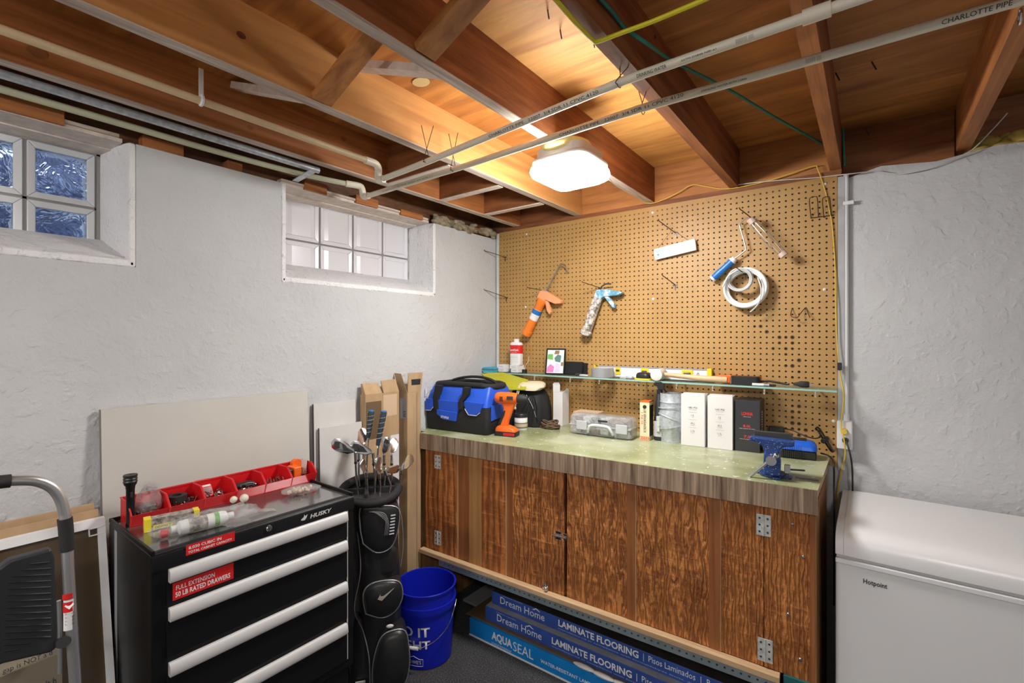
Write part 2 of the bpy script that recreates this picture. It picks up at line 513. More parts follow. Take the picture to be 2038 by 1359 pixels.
def thing(name, label, cat, loc=(0, 0, 0), rot=(0, 0, 0), group=None):
    o = bpy.data.objects.new(name, None); COL.objects.link(o)
    o.empty_display_size = .05
    o.location = loc; o.rotation_euler = rot
    o['label'] = label; o['category'] = cat
    if group: o['group'] = group
    return o
def tag(o, label, cat, group=None):
    o['label'] = label; o['category'] = cat
    if group: o['group'] = group
    return o
def struct(name, loc=(0, 0, 0), label=None):
    o = bpy.data.objects.new(name, None); COL.objects.link(o); o.location = loc; o['kind'] = 'structure'
    if label: o['label'] = label
    return o
def child_copy(o, parent, loc=None, rot=None):
    c = o.copy(); COL.objects.link(c); c.parent = parent
    if loc is not None: c.location = loc
    if rot is not None: c.rotation_euler = rot
    return c
def copy_tree(o, parent=None, loc=None, rot=None, label=None):
    c = child_copy(o, parent, loc, rot)
    if label: c['label'] = label
    for ch in [k for k in bpy.data.objects if k.parent == o]: copy_tree(ch, c)
    return c
FACE_Y = (R(90), 0, 0)             # lettering seen by someone looking towards +y
FACE_X = (R(90), 0, R(90))         # lettering on a face that looks towards +x
def lettering(body, width, height, mat, parent, loc, rot=FACE_Y, name='lettering', align='LEFT', bold=0, shear=0):
    cu = bpy.data.curves.new('t', 'FONT'); cu.body = body; cu.offset = bold; cu.shear = shear; cu.resolution_u = 2
    t = bpy.data.objects.new('t', cu); COL.objects.link(t)
    dg = bpy.context.evaluated_depsgraph_get()
    me = bpy.data.meshes.new_from_object(t.evaluated_get(dg))
    bpy.data.objects.remove(t); bpy.data.curves.remove(cu)
    xs = [v.co.x for v in me.vertices]; ys = [v.co.y for v in me.vertices]
    x0, x1, y0, y1 = min(xs), max(xs), min(ys), max(ys)
    kx = width / (x1 - x0); ky = height / (y1 - y0)
    off = 0 if align == 'LEFT' else -width / 2
    for v in me.vertices: v.co = Vector(((v.co.x - x0) * kx + off, (v.co.y - y0) * ky, 0))
    me.name = name
    me.materials.clear(); me.materials.append(MATS[mat])
    o = bpy.data.objects.new(name, me); COL.objects.link(o)
    o.parent = parent; o.location = loc; o.rotation_euler = rot
    return o
def smooth_path(pts, n=6):
    P = [Vector(p) for p in pts]; out = []
    for i in range(len(P) - 1):
        p0 = P[max(i - 1, 0)]; p1 = P[i]; p2 = P[i + 1]; p3 = P[min(i + 2, len(P) - 1)]
        for k in range(n):
            t = k / n
            out.append(.5 * ((2 * p1) + (-p0 + p2) * t + (2 * p0 - 5 * p1 + 4 * p2 - p3) * t * t + (-p0 + 3 * p1 - 3 * p2 + p3) * t ** 3))
    out.append(P[-1]); return out
def rrect(w, h, r, n=4, cx=0, cy=0):
    out = []
    for (sx, sy, a0) in ((1, 1, 0), (-1, 1, 90), (-1, -1, 180), (1, -1, 270)):
        for k in range(n + 1):
            a = R(a0 + 90 * k / n)
            out.append((cx + sx * (w / 2 - r) + r * math.cos(a), cy + sy * (h / 2 - r) + r * math.sin(a)))
    return out
# ================================================================ SETTING
PEG_Y = 2.442           # front face of the pegboard
WALL_Y = 2.462          # face of the wall it hangs on
WALL_X = -1.975         # face of the window wall
JZ, SUBZ = 2.22, 2.404  # underside of joists, underside of subfloor

floor = MB().box((-2.3, -2.4, -.08), (2.4, 2.7, 0)).build('floor', 'carpet'); floor['kind'] = 'structure'

# --- window wall with two openings
OPEN = [(-.36, .50), (1.035, 1.882)]
Z_SILL, Z_HEAD = 1.762, 2.156
w = MB()
w.box((-2.26, -2.4, 0), (WALL_X, 2.7, Z_SILL - .02))
edges = [-2.4, OPEN[0][0] - .02, OPEN[0][1] + .02, OPEN[1][0] - .02, OPEN[1][1] + .02, 2.7]
for a, b_ in ((0, 1), (2, 3), (4, 5)):
    w.box((-2.26, edges[a], Z_SILL - .02), (WALL_X, edges[b_], Z_HEAD))
wl = w.build('wall_left', 'wall_paint'); wl['kind'] = 'structure'

# --- back wall, its cement top uneven to the right of the pegboard
w = MB()
n = 26; xs = [-2.0 + 4.4 * i / n for i in range(n + 1)]
top = []
for x in xs:
    if x < -.05: top.append(2.165)
    else: top.append(2.20 + .006 * math.sin(x * 23) + .006 * math.sin(x * 51 + 1))
poly = [(xs[0], 0)] + [(xs[-1], 0)] + [(x, t) for x, t in reversed(list(zip(xs, top)))]
w.prism(poly, WALL_Y, 2.72, 'y')
wb = w.build('wall_back', 'foundation'); wb['kind'] = 'structure'
wr = MB().box((2.3, -2.4, 0), (2.45, 2.72, 2.25)).build('wall_right', 'foundation'); wr['kind'] = 'structure'
wf = MB().box((-2.3, -2.5, 0), (2.45, -2.38, 2.25)).build('wall_front', 'foundation'); wf['kind'] = 'structure'

# --- windows: glass blocks set deep in white reveals
GX = -2.178
def make_window(name, y0, y1, joints, zj, ztop, zbot, mat_pane, yb1):
    root = struct(name)
    # reveal lining: jambs, sloping sill
    m = MB()
    m.hexa([(GX - .05, yb1, Z_SILL - .02), (-1.972, y1, Z_SILL - .02), (-1.972, y1 + .02, Z_SILL - .02), (GX - .05, y1 + .02, Z_SILL - .02),
            (GX - .05, yb1, Z_HEAD + .03), (-1.972, y1, Z_HEAD), (-1.972, y1 + .02, Z_HEAD), (GX - .05, y1 + .02, Z_HEAD + .03)])
    m.box((GX - .05, y0 - .02, Z_SILL - .02), (-1.972, y0, Z_HEAD))
    m.build('window_jamb', 'wall_white', root, bevel=.006)
    m = MB()
    m.prism([(-1.972, Z_SILL - .022), (-1.972, Z_SILL), (GX + .01, zbot), (GX - .06, zbot), (GX - .06, Z_SILL - .022)], y0 - .018, y1 + .018, 'y')
    m.build('window_sill', 'wall_white', root, bevel=.006)
    # mortar bed round the blocks
    m = MB().box((GX - .075, y0, zbot - .02), (GX - .012, y1, ztop + .03))
    if mat_pane == 'wavy_glass':
        m = MB()
        m.box((GX - .075, joints[0] - .02, ztop), (GX - .004, y1, ztop + .035))
        m.box((GX - .075, joints[-1], zbot - .06), (GX - .004, y1, ztop + .03))
        m.box((GX - .075, joints[0], zj - .004), (GX - .006, joints[-1], zj + .004))
        for j in joints: m.box((GX - .075, j - .005, zbot - .06), (GX - .006, j + .005, ztop))
    m.build('mortar', 'mortar', root)
    rows = [(zj + .004, ztop), (zbot - .055, zj - .004)]
    for a, b_ in zip(joints[:-1], joints[1:]):
        for z0, z1 in rows:
            ya, yb = a + .005, b_ - .005
            k = .021
            mm = MB()
            outer = [(ya, z0), (yb, z0), (yb, z1), (ya, z1)]; inner = [(ya + k, z0 + k), (yb - k, z0 + k), (yb - k, z1 - k), (ya + k, z1 - k)]
            for i in range(4):
                j = (i + 1) % 4
                p = [outer[i], outer[j], inner[j], inner[i]]
                mm.hexa([(GX - .07, *p[0]), (GX - .07, *p[1]), (GX - .07, *p[2]), (GX - .07, *p[3]), (GX, *p[0]), (GX, *p[1]), (GX - .004, *p[2]), (GX - .004, *p[3])])
            blk = mm.build('glass_block', 'block_rim' if mat_pane == 'wavy_glass' else 'block_white', root, bevel=.003)
            n = MB()
            if mat_pane == 'wavy_glass':
                n.box((GX - .018, ya + k - .001, z0 + k - .001), (GX - .010, yb - k + .001, z1 - k + .001)); n.build('pane', 'wavy_glass', blk)
            else:
                n.prism([(GX - .03, ya + k), (GX - .007, ya + k), (GX - .0025, ya + 2 * k), (GX - .0025, yb - 2 * k), (GX - .007, yb - k), (GX - .03, yb - k)], z0 + k, z1 - k, 'z')
                n.build('pane', 'block_white', blk)
    return root
win1 = make_window('window_1', OPEN[0][0], OPEN[0][1], [-.27, -.085, .10, .283, .462], 1.958, 2.146, 1.849, 'wavy_glass', .466)
win2 = make_window('window_2', OPEN[1][0], OPEN[1][1], [1.124, 1.313, 1.502, 1.692, 1.878], 1.969, 2.168, 1.848, 'block_white', 1.882)
# steel window well outside the clear window
m = MB()
pts = [(-2.26, -.5)] + [(-2.26 - .42 * math.sin(math.pi * k / 14), .02 - .5 * math.cos(math.pi * k / 14)) for k in range(15)]
for i in range(1, len(pts) - 1):
    (xa, ya), (xb, yb) = pts[i], pts[i + 1]
    m.hexa([(xa, ya, 1.5), (xb, yb, 1.5), (xb - .02, yb, 1.5), (xa - .02, ya, 1.5), (xa, ya, 2.25), (xb, yb, 2.25), (xb - .02, yb, 2.25), (xa - .02, ya, 2.25)])
o = m.build('window_well', 'well_steel', win1, smooth=60)

# --- lintel strips, sill plate and packing blocks above the window wall
plate = struct('trim_1', label='dark timber sill plate above the window wall')
MB().box((-2.30, -2.4, Z_HEAD + .006), (-2.03, 2.55, SUBZ)).build('sill_plate', 'rotten', plate)
for (y0, y1) in OPEN:
    MB().box((-2.22, y0 - .01, Z_HEAD + .001), (-2.000, y1 - .01, Z_HEAD + .013)).build('lintel_strip', 'white_wood', plate)
    MB().box((-2.22, y0 - .01, Z_HEAD + .0135), (-1.992, y1 - .02, Z_HEAD + .024)).build('lintel_strip', 'timber_edge', plate)
    MB().box((-2.22, y0 - .01, Z_HEAD - .004), (-2.10, y1 - .01, Z_HEAD + .0005)).build('lintel_strip', 'white_wood', plate)
def plate_block(px0, px1, py, h, mat='joist_gold', dx=0):
    a = on_x(px0, py, -1.99); b_ = on_x(px1, py, -1.99)
    z = max(Z_HEAD + .003, a.z - h / 2)
    return MB().box((-2.032, a.y, z), (-1.985 + dx, b_.y, z + h)).build('packing_block', mat, plate, bevel=.002)
plate_block(-60, 128, 212, .045, 'joist_red')
plate_block(283, 365, 284, .04, 'joist_red')
plate_block(452, 482, 330, .035, 'joist_red')
plate_block(606, 650, 371, .045, 'joist_red')
plate_block(708, 752, 395, .04, 'joist_red')
plate_block(797, 841, 422, .03, 'joist_red')
plate_block(875, 905, 440, .035, 'joist_red')
plate_block(944, 968, 458, .035, 'joist_red')
# frayed insulation in the corner
m = MB()
for k in range(60):
    y = random.uniform(1.9, 2.42); z = 2.16 + random.uniform(0, .05); x = -1.99 + random.uniform(-.03, .05) * (y - 1.8)
    m.ball((x, y, z), random.uniform(.012, .026), 4, (1, 1.4, .7))
o = m.build('insulation_tuft', 'insulation_grey', plate, smooth=80); o['kind'] = 'stuff'

# --- ceiling: joists, edges, blocking, bridging, rim boards, subfloor
ceil = struct('ceiling', label='open timber joist ceiling with plywood subfloor')
JOISTS = [(-1.829, -1.789, 'joist_red', 'timber_edge'), (-1.386, -1.346, 'joist_gold', 'timber_edge'), (-.952, -.914, 'joist_dark', 'timber_edge'),
          (-.540, -.501, 'joist_dark', 'joist_dark'), (-.142, -.101, 'joist_dark', 'joist_red'), (.260, .300, 'joist_red', 'joist_red'),
          (.665, .705, 'joist_red', 'joist_red'), (1.07, 1.11, 'joist_red', 'joist_red'), (1.48, 1.52, 'joist_red', 'joist_red'), (1.89, 1.93, 'joist_red', 'joist_red')]
for x0, x1, mt, me_ in JOISTS:
    j = MB().box((x0, -2.4, JZ + .003), (x1, 2.49, SUBZ)).build('joist', mt, ceil)
    MB().box((x0, -2.4, JZ), (x1, 2.49, JZ + .003)).build('joist_edge', me_, j)
bays = [(-2.03, -1.829, 'cross_dark')] + [(JOISTS[i][1], JOISTS[i + 1][0], None) for i in range(len(JOISTS) - 1)] + [(1.93, 2.4, None)]
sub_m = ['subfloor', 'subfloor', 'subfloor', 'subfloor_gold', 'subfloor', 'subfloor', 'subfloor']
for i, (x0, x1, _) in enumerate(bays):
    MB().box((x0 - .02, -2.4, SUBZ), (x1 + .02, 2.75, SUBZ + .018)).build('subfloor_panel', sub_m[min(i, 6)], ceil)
rim_m = ['rotten', 'cross_dark', 'cross_gold', 'cross_gold', 'cross_gold', 'cross_dark', 'cross_dark', 'cross_dark', 'cross_dark', 'cross_dark', 'cross_dark']
for i, (x0, x1, _) in enumerate(bays):
    yb = 2.462 if i < 5 else 2.53
    MB().box((x0 + .001, yb, 2.168 if i < 5 else 2.18), (x1 - .001, yb + .04, SUBZ - .001)).build('rim_board', rim_m[i], ceil)
MB().box((-2.3, 2.56, 2.1), (2.45, 2.74, 2.45)).build('light_stop_board', 'cross_dark', ceil)  # unseen boards added to keep sky light from leaking in at the rim
MB().box((-2.3, -2.5, 2.1), (2.45, -2.4, 2.45)).build('light_stop_board', 'cross_dark', ceil)
MB().box((2.35, -2.4, 2.1), (2.45, 2.6, 2.45)).build('light_stop_board', 'cross_dark', ceil)
MB().box((-1.9, 2.4475, 2.166), (-.10, 2.4612, 2.2195)).build('top_plate', 'cross_dark', ceil)
# insulation behind the joist above the freezer
m = MB()
for k in range(70):
    m.ball((random.uniform(.31, .8), 2.5 + random.uniform(0, .05), 2.2 + random.uniform(0, .06)), random.uniform(.015, .04), 4, (1.3, .8, .7))
o = m.build('insulation_batt', 'insulation', ceil, smooth=80); o['kind'] = 'stuff'
# blocking between the two joists by the window wall
for (px, py, mt) in ((880.6, 397, 'joist_red'), (969, 426, 'joist_red'), (790, 360, 'white_wood')):
    y = on_z(px, py, JZ).y
    bl = MB().box((-1.789, y, JZ + .004), (-1.386, y + .038, SUBZ - .001)).build('blocking', 'cross_dark', ceil)
    MB().box((-1.789, y, JZ), (-1.40, y + .038, JZ + .004)).build('blocking_edge', 'white_wood', bl)
# cross bridging
def brace(xa, za, xb, zb, y, wdt, mat):
    d = Vector((xb - xa, 0, zb - za)).normalized(); n_ = Vector((-d.z, 0, d.x)) * .011
    p = [Vector((xa, 0, za)) - n_, Vector((xb, 0, zb)) - n_, Vector((xb, 0, zb)) + n_, Vector((xa, 0, za)) + n_]
    return MB().prism([(q.x, q.z) for q in p], y, y + wdt, 'y').build('bridging', mat, ceil)
y1 = on_z(622, 198, JZ).y
brace(-1.343, JZ + .012, -.955, SUBZ - .014, y1, .062, 'cross_gold')
y2 = on_z(826, 105, JZ).y
brace(-.911, JZ + .012, -.543, SUBZ - .014, y2 - .005, .065, 'cross_gold')
y3 = on_z(860, 150, JZ).y
brace(-1.343, SUBZ - .014, -.955, JZ + .02, y3, .05, 'white_wood')
brace(-1.786, SUBZ - .014, -1.389, JZ + .014, on_z(560, 205, JZ).y, .05, 'white_wood')
# old nails sticking out of the timber
for (px, py, z) in ((1115, 60, 2.404), (1090, 20, 2.404), (1180, 78, 2.404), (1735, 123, 2.404), (1663, 145, 2.404), (1722, 255, 2.38), (1822, 255, 2.38), (1300, 60, 2.404)):
    p = on_z(px, py, z)
    MB().cyl(p + Vector((0, 0, .0)), p + Vector((.012, -.012, -.035)), .0022, .0022, 6).build('nail', 'dark_steel', ceil)
p = on_z(838, 163, SUBZ - .001)
MB().lathe([(.0005, 0), (.034, 0), (.034, .002)], (p.x, p.y, p.z - .002), 20, None, False, 1, .8).build('knot', 'knot', ceil)

for (px, py, xf, r_) in ((74, 103, -1.789, .022), (498, 254, -1.789, .010), (684, 276, -1.789, .014), (985, 413, -1.789, .02), (480, 70, -1.346, .012), (1000, 240, -1.346, .008)):
    p = on_x(px, py, xf)
    if JZ + .02 < p.z < SUBZ - .02:
        MB().lathe([(.0001, .0006), (r_ * .7, .0006), (r_ * .75, .0009), (r_, .0008), (r_ * 1.05, 0)], (0, 0, 0), 18, Matrix.Translation(p) @ Matrix.Rotation(R(90), 4, 'Y') @ Matrix.Scale(.75, 4, (1, 0, 0))).build('knot', 'joist_dark', ceil, smooth=40)
# --- pegboard: two perforated panels
peg = thing('pegboard', 'large tan perforated hardboard covering the wall above the workbench', 'pegboard', (-.95, PEG_Y, 1.0))
HX0, HZ0, PITCH = -.1277, EYE + .6182, .0254
def peg_panel(i0, i1, x_margin_l, x_margin_r):
    m = MB(); V = m.v; F = m.f
    r = .0043; h = PITCH / 2
    sq = [(h, 0), (h, h), (0, h), (-h, h), (-h, 0), (-h, -h), (0, -h), (h, -h)]
    oc = [(r * math.cos(R(45 * k)), r * math.sin(R(45 * k))) for k in range(8)]
    for i in range(i0, i1 + 1):
        for n in range(-2, 46):
            cx = HX0 - i * PITCH; cz = HZ0 - n * PITCH
            b_ = len(V)
            V += [(cx + a, PEG_Y, cz + c) for a, c in sq] + [(cx + a, PEG_Y, cz + c) for a, c in oc] + [(cx + a, PEG_Y + .005, cz + c) for a, c in oc]
            for k in range(8):
                q = (k + 1) % 8
                F.append((b_ + k, b_ + q, b_ + 8 + q, b_ + 8 + k)); F.append((b_ + 8 + k, b_ + 8 + q, b_ + 16 + q, b_ + 16 + k))
    xl = HX0 - i1 * PITCH - PITCH / 2; xr = HX0 - i0 * PITCH + PITCH / 2; zt = HZ0 + 2.5 * PITCH; zb = HZ0 - 45.5 * PITCH
    # closed rim
    m.add([(xl, PEG_Y, zt), (xr, PEG_Y, zt), (xr, PEG_Y, 2.195), (xl, PEG_Y, 2.195), (xr, PEG_Y + .005, 2.195), (xl, PEG_Y + .005, 2.195), (xl, PEG_Y, zb), (xl, PEG_Y + .005, zb), (xr, PEG_Y, zb), (xr, PEG_Y + .005, zb)],
          [(0, 1, 2, 3), (3, 2, 4, 5), (6, 3, 5, 7), (8, 2, 4, 9)])
    o = m.build('pegboard_panel', 'pegboard')
    o.parent = peg; o.location = (-peg.location.x, -peg.location.y, -peg.location.z)
    return o
peg_panel(0, 31, 0, 0); peg_panel(32, 71, 0, 0)
MB().box((-.985, .0068, -.03), (.83, .0100, 1.16)).build('hole_shade_sheet', 'ink', peg)  # black sheet added behind the panels, stands in for shade inside the holes
for (px, py) in ((1048, 466), (1046, 611), (1299, 423), (1300, 595), (1642, 366), (1641, 576), (1659, 838)):
    p = on_y(px, py, PEG_Y) - peg.location
    MB().lathe([(.0001, -.004), (.004, -.0035), (.007, 0)], (0, 0, 0), 10, Matrix.Translation(p) @ Matrix.Rotation(R(-90), 4, 'X')).build('screw', 'white_plastic', peg)
# scorched rings round some of the holes
for (i, n) in ((6, 24), (6, 25), (6, 26), (7, 24), (7, 26), (7, 27), (8, 24), (8, 25), (9, 26), (6, 36), (6, 37), (6, 38), (6, 39), (6, 40), (5, 36), (5, 37), (5, 39), (5, 40), (5, 41), (4, 40), (4, 41), (10, 23), (11, 22), (12, 22), (5, 22), (5, 28), (6, 29), (7, 29), (5, 30), (6, 31)):
    p = Vector((HX0 - i * PITCH, PEG_Y - .0003, HZ0 - n * PITCH)) - peg.location
    r2 = .0062 + .003 * ((i * 7 + n * 3) % 5) / 5
    MB().lathe([(.0044, 0), (r2, 0), (r2, .0002), (.0044, .0002)], (0, 0, 0), 10, Matrix.Translation(p) @ Matrix.Rotation(R(90), 4, 'X')).build('scorch_ring', 'burn_mark', peg)
strip = MB().box((-.1135, 2.440, .95), (-.0885, 2.4615, 2.185)).build('mounting_strip', 'grey_board')
tag(strip, 'grey painted upright board between pegboard and white conduit', 'board')
edge = MB().box((-1.962, 2.436, 1.0), (-1.946, 2.4615, 2.19)).build('corner_strip', 'panel_white')
tag(edge, 'thin white corner strip along the pegboard beside the window wall', 'strip')

# --- ceiling light
def ceiling_lamp(loc, label):
    t = thing('ceiling_light', label, 'light', loc, group='square LED ceiling lights')
    m = MB()
    sec = lambda w_, z: [(x, y, z) for x, y in rrect(w_, w_, w_ * .2, 5)]
    m.sections([sec(.205, .050), sec(.205, .013)]); m.build('lamp_base', 'lamp_body', t, smooth=40)
    MB().sections([sec(.235, .012), sec(.238, .004), sec(.235, -.004)]).build('lamp_rim', 'lamp_body', t, smooth=40)
    MB().sections([sec(.232, -.0045), sec(.245, -.015), sec(.252, -.03), sec(.240, -.046), sec(.20, -.058), sec(.10, -.064)]).build('diffuser', 'diffuser', t, smooth=50)
    return t
lampA = ceiling_lamp((-.925, 1.60, 2.165), 'bright square LED ceiling light with rounded corners under the joists')
MB().ball((.0, -.03, .055), .10, 8, (1, 1, .35)).build('foam_pad', 'foam_yellow', lampA, smooth=80)
ceiling_lamp((.55, -.75, 2.165), 'unseen square LED fill lamp added behind the viewer on the freezer side')  # no lamp is known here; added as fill to even out the brightness
ceiling_lamp((-1.15, -1.15, 2.165), 'unseen square LED fill lamp added behind the viewer on the window side')  # second unseen lamp, likewise added only for fill light
# ================================================================ PIPES, CABLES, PEGBOARD, SHELF
def WB(mb, name, mat, parent, **k):          # a part measured in room coordinates
    o = mb.build(name, mat, parent, **k)
    base = parent
    while base.parent is not None: base = base.parent
    o.location = -base.location if parent is base else Vector((0, 0, 0))
    return o
def WL(body, w_, h_, mat, parent, loc, rot=FACE_Y, **k):
    return lettering(body, w_, h_, mat, parent, Vector(loc) - parent.location, rot, **k)

# ---- two cream supply pipes
def wire_loop(t, p, top_a, top_b, r=.0135):
    pts = [top_a] + [(p[0], p[1] + r * math.cos(a), p[2] + r * math.sin(a)) for a in [R(20 - 40 * k / 1) for k in range(6)]] + [top_b]
    WB(MB().tube(smooth_path(pts, 3), .0013, 5), 'wire_hanger', 'brown_wire', t)
def pipe_text(t, a, b_, frac, body, h=.0095, length=.2, mat='ink'):
    a, b_ = Vector(a), Vector(b_)
    p = a.lerp(b_, frac)
    n = (Vector((0, 0, EYE)) - p); d = (b_ - a).normalized(); n = (n - d * n.dot(d)).normalized()
    up = n.cross(d)
    M = Matrix((d, up, n)).transposed()
    o = WL(body, length, h, mat, t, p + n * .0116 - up * h / 2, M.to_euler(), bold=.0)
    return o
def elbow(t, pts, r=.0145, mat='cpvc'):
    WB(MB().tube(smooth_path(pts, 5), r, 12), 'elbow', mat, t, smooth=50)

A0 = (-1.572, -1.6, 2.205); A1 = (-1.592, 1.185, 2.205); A2 = (-1.594, 1.215, 2.142); A3 = (1.6, 1.165, 2.176)
t = thing('water_pipe', 'cream plastic water pipe with a coupling, the one further from the pegboard', 'pipe', A1, group='plastic supply pipes')
WB(MB().tube([A0, (-1.588, 1.17, 2.205)], .0112, 12), 'pipe_run', 'cpvc_aged', t, smooth=50)
elbow(t, [(-1.590, 1.15, 2.205), (-1.592, 1.20, 2.205), (-1.592, 1.215, 2.19), (-1.592, 1.215, 2.17)])
elbow(t, [(-1.592, 1.215, 2.175), (-1.592, 1.215, 2.155), (-1.588, 1.216, 2.143), (-1.56, 1.216, 2.142)])
WB(MB().tube([(-1.57, 1.2155, 2.142), (-1.31, 1.208, 2.149), (-.51, 1.162, 2.17), A3], .0112, 12), 'pipe_run', 'cpvc', t, smooth=50)
WB(MB().tube([(-.115, 1.163, 2.1715), (-.065, 1.163, 2.1715)], .0155, 12), 'coupling', 'cpvc', t, smooth=50)
a, b_ = (-1.31, 1.208, 2.149), (-.51, 1.162, 2.17)
pipe_text(t, a, b_, .41, 'CHARLOTTE PIPE   22007  3/4 SDR 11 CPVC 4120', .0085, .40)
pipe_text(t, (-.51, 1.162, 2.17), (.1, 1.162, 2.17), .06, 'DRINKING WATER', .0085, .075)
pipe_text(t, (-.51, 1.162, 2.17), (.1, 1.162, 2.17), .24, 'ASTM D2846 NSF-61', .004, .08)
pipe_text(t, (-.51, 1.162, 2.17), (.1, 1.162, 2.17), .44, '||||||||| ||||', .009, .035, 'grey_ink')
for px, py, tz in ((855, 318, 2.28), (1225, 165, 2.25)):
    p = on_z(px, py, 2.16)
    wire_loop(t, (p.x, 1.205 if px < 900 else 1.162, 2.155 if px < 900 else 2.17), (p.x - .012, 1.19, tz), (p.x + .02, 1.22, tz))
hg = MB()
p = on_z(401, 200, 2.205)
hg.box((p.x - .004, p.y - .006, 2.2), (p.x - .001, p.y + .006, 2.30))
hg.tube([(p.x + .013 * math.cos(a), p.y, 2.205 + .013 * math.sin(a)) for a in [R(20 * k) for k in range(19)]], .005, 6)
WB(hg, 'strap_hanger', 'white_plastic', t)

B0 = (-1.945, -1.6, 2.196); B1 = (-1.83, 1.29, 2.196)
t = thing('water_pipe', 'cream plastic water pipe hugging the window wall, then crossing nearer the pegboard', 'pipe', B1, group='plastic supply pipes')
WB(MB().tube(smooth_path([B0, (-1.94, .2, 2.198), (-1.945, .75, 2.198), (-1.92, 1.05, 2.196), (-1.862, 1.27, 2.192)], 5), .0112, 12), 'pipe_run', 'cpvc_green', t, smooth=50)
elbow(t, [(-1.866, 1.25, 2.192), (-1.848, 1.305, 2.192), (-1.845, 1.318, 2.182), (-1.845, 1.322, 2.168)])
elbow(t, [(-1.845, 1.322, 2.172), (-1.845, 1.324, 2.156), (-1.838, 1.326, 2.147), (-1.81, 1.328, 2.147)])
WB(MB().tube([(-1.82, 1.328, 2.147), (-1.25, 1.35, 2.163), (-.54, 1.335, 2.172), (-.08, 1.352, 2.172), (1.6, 1.40, 2.172)], .0112, 12), 'pipe_run', 'cpvc', t, smooth=50)
pipe_text(t, (-1.25, 1.35, 2.163), (-.54, 1.335, 2.172), .62, 'CHARLOTTE PIPE   22007  3/4 SDR 11 CPVC 4120', .0085, .40)
pipe_text(t, (-1.82, 1.328, 2.147), (-1.25, 1.35, 2.163), .2, 'CHARLOTTE PIPE 22007 3/4 SDR 11', .006, .30, 'grey_ink')
pipe_text(t, (-.54, 1.335, 2.172), (-.08, 1.352, 2.172), .38, 'DRINKING WATER ASTM D2846', .005, .11)
pipe_text(t, (-.54, 1.335, 2.172), (-.08, 1.352, 2.172), .9, '||||||||| ||||', .010, .03, 'grey_ink')
pipe_text(t, (-.08, 1.352, 2.172), (1.6, 1.40, 2.172), .118, 'CHARLOTTE PIPE', .0095, .105)
for px, py, tz in ((910, 338, 2.30), (1273, 217, 2.25)):
    p = on_z(px, py, 2.165)
    wire_loop(t, (p.x, 1.345, 2.165 if px < 1000 else 2.172), (p.x - .015, 1.335, tz), (p.x + .02, 1.35, tz))
p = on_z(2030, 35, 2.17)
WB(MB().tube([(p.x, p.y + .014 * math.cos(R(30 * k)), 2.172 + .016 * math.sin(R(30 * k))) for k in range(13)], .002, 5), 'ring_hanger', 'steel', t)

# ---- galvanised conduit beside the joist
t = thing('steel_conduit', 'galvanised steel conduit strapped beside the joist near the window wall', 'conduit', (-1.845, 1.0, 2.2))
WB(MB().tube([(-1.868, -1.6, 2.213), (-1.868, .5, 2.213), (-1.868, 1.12, 2.213)], .0125, 14), 'conduit_run', 'galvanised', t, smooth=50)
WB(MB().hexa([(-1.96, 1.055, 2.172), (-1.82, 1.05, 2.184), (-1.82, 1.08, 2.184), (-1.96, 1.08, 2.172), (-1.96, 1.055, 2.175), (-1.82, 1.05, 2.187), (-1.82, 1.08, 2.187), (-1.96, 1.08, 2.175)]), 'strap', 'galvanised', t)

# ---- cables
def cable(name, pts, r, mat, label, cat='cable', n=8):
    pts = smooth_path(pts, 6); base = Vector(pts[0])
    o = MB().tube([Vector(p) - base for p in pts], r, n).build(name, mat, None, smooth=60)
    o.location = base
    return tag(o, label, cat)
cable('electrical_cable', [on_z(1100, -8, 2.21), on_z(1145, 44, 2.21), on_z(1178, 78, 2.212), on_z(1190, 82, 2.212), on_z(1240, 64, 2.211), on_z(1300, 42, 2.211), on_z(1400, 0, 2.205), on_z(1430, -14, 2.2)], .0052, 'cable_yellow', 'bright yellow flat electrical cable stapled under a joist and bent sideways')
cable('green_cable', [on_x(1188, -10, -.492), on_x(1222, 28, -.492), on_x(1245, 57, -.490), on_x(1290, 88, -.455), on_z(1345, 125, 2.35), on_z(1450, 178, 2.35), on_z(1540, 232, 2.35), on_z(1640, 288, 2.345)], .0048, 'cable_green', 'old green braided cable crossing the joist bay diagonally')
cable('green_cable', [on_y(1678, 255, 2.44), on_y(1679, 290, 2.44), on_y(1681, 330, 2.445)], .004, 'cable_green', 'short green cable end dropping beside the joist into the conduit')
dy = PEG_Y - .006
cable('extension_cord', [on_y(1283, 404, dy), on_y(1300, 404, dy), on_y(1322, 397, dy), on_y(1352, 382, dy), on_y(1381, 368, dy), on_y(1440, 376, dy), on_y(1500, 367, dy), on_y(1560, 350, dy), on_y(1618, 331, dy), on_y(1628, 338, dy), on_y(1643, 382, dy), on_y(1651, 418, dy), on_y(1656, 445, dy), on_y(1659, 480, dy), on_y(1662, 530, dy), on_y(1663, 600, dy - .01), on_y(1666, 680, dy - .01), on_y(1670, 728, dy - .015)], .0022, 'cord_yellow', 'thin yellow cord strung along the top of the pegboard and down its edge')
cable('extension_cord', [on_y(1672, 730, dy - .015), on_y(1672, 745, dy - .015), on_y(1679, 784, dy - .02), on_y(1677, 815, dy - .03), on_y(1674, 850, dy - .04), on_y(1680, 875, dy - .05), on_y(1682, 905, dy - .04), on_y(1674, 940, dy - .02), on_y(1668, 972, dy - .01), on_y(1666, 1010, dy - .01)], .003, 'cord_yellow', 'yellow cord hanging from the inline switch past the outlet')
o = MB().box((-.008, -.006, -.016), (.008, .006, .016)).build('inline_switch', 'black_plastic', None, bevel=.002); o.location = on_y(1671, 729, dy - .017); tag(o, 'small black inline switch on the yellow cord beside the pegboard', 'switch')
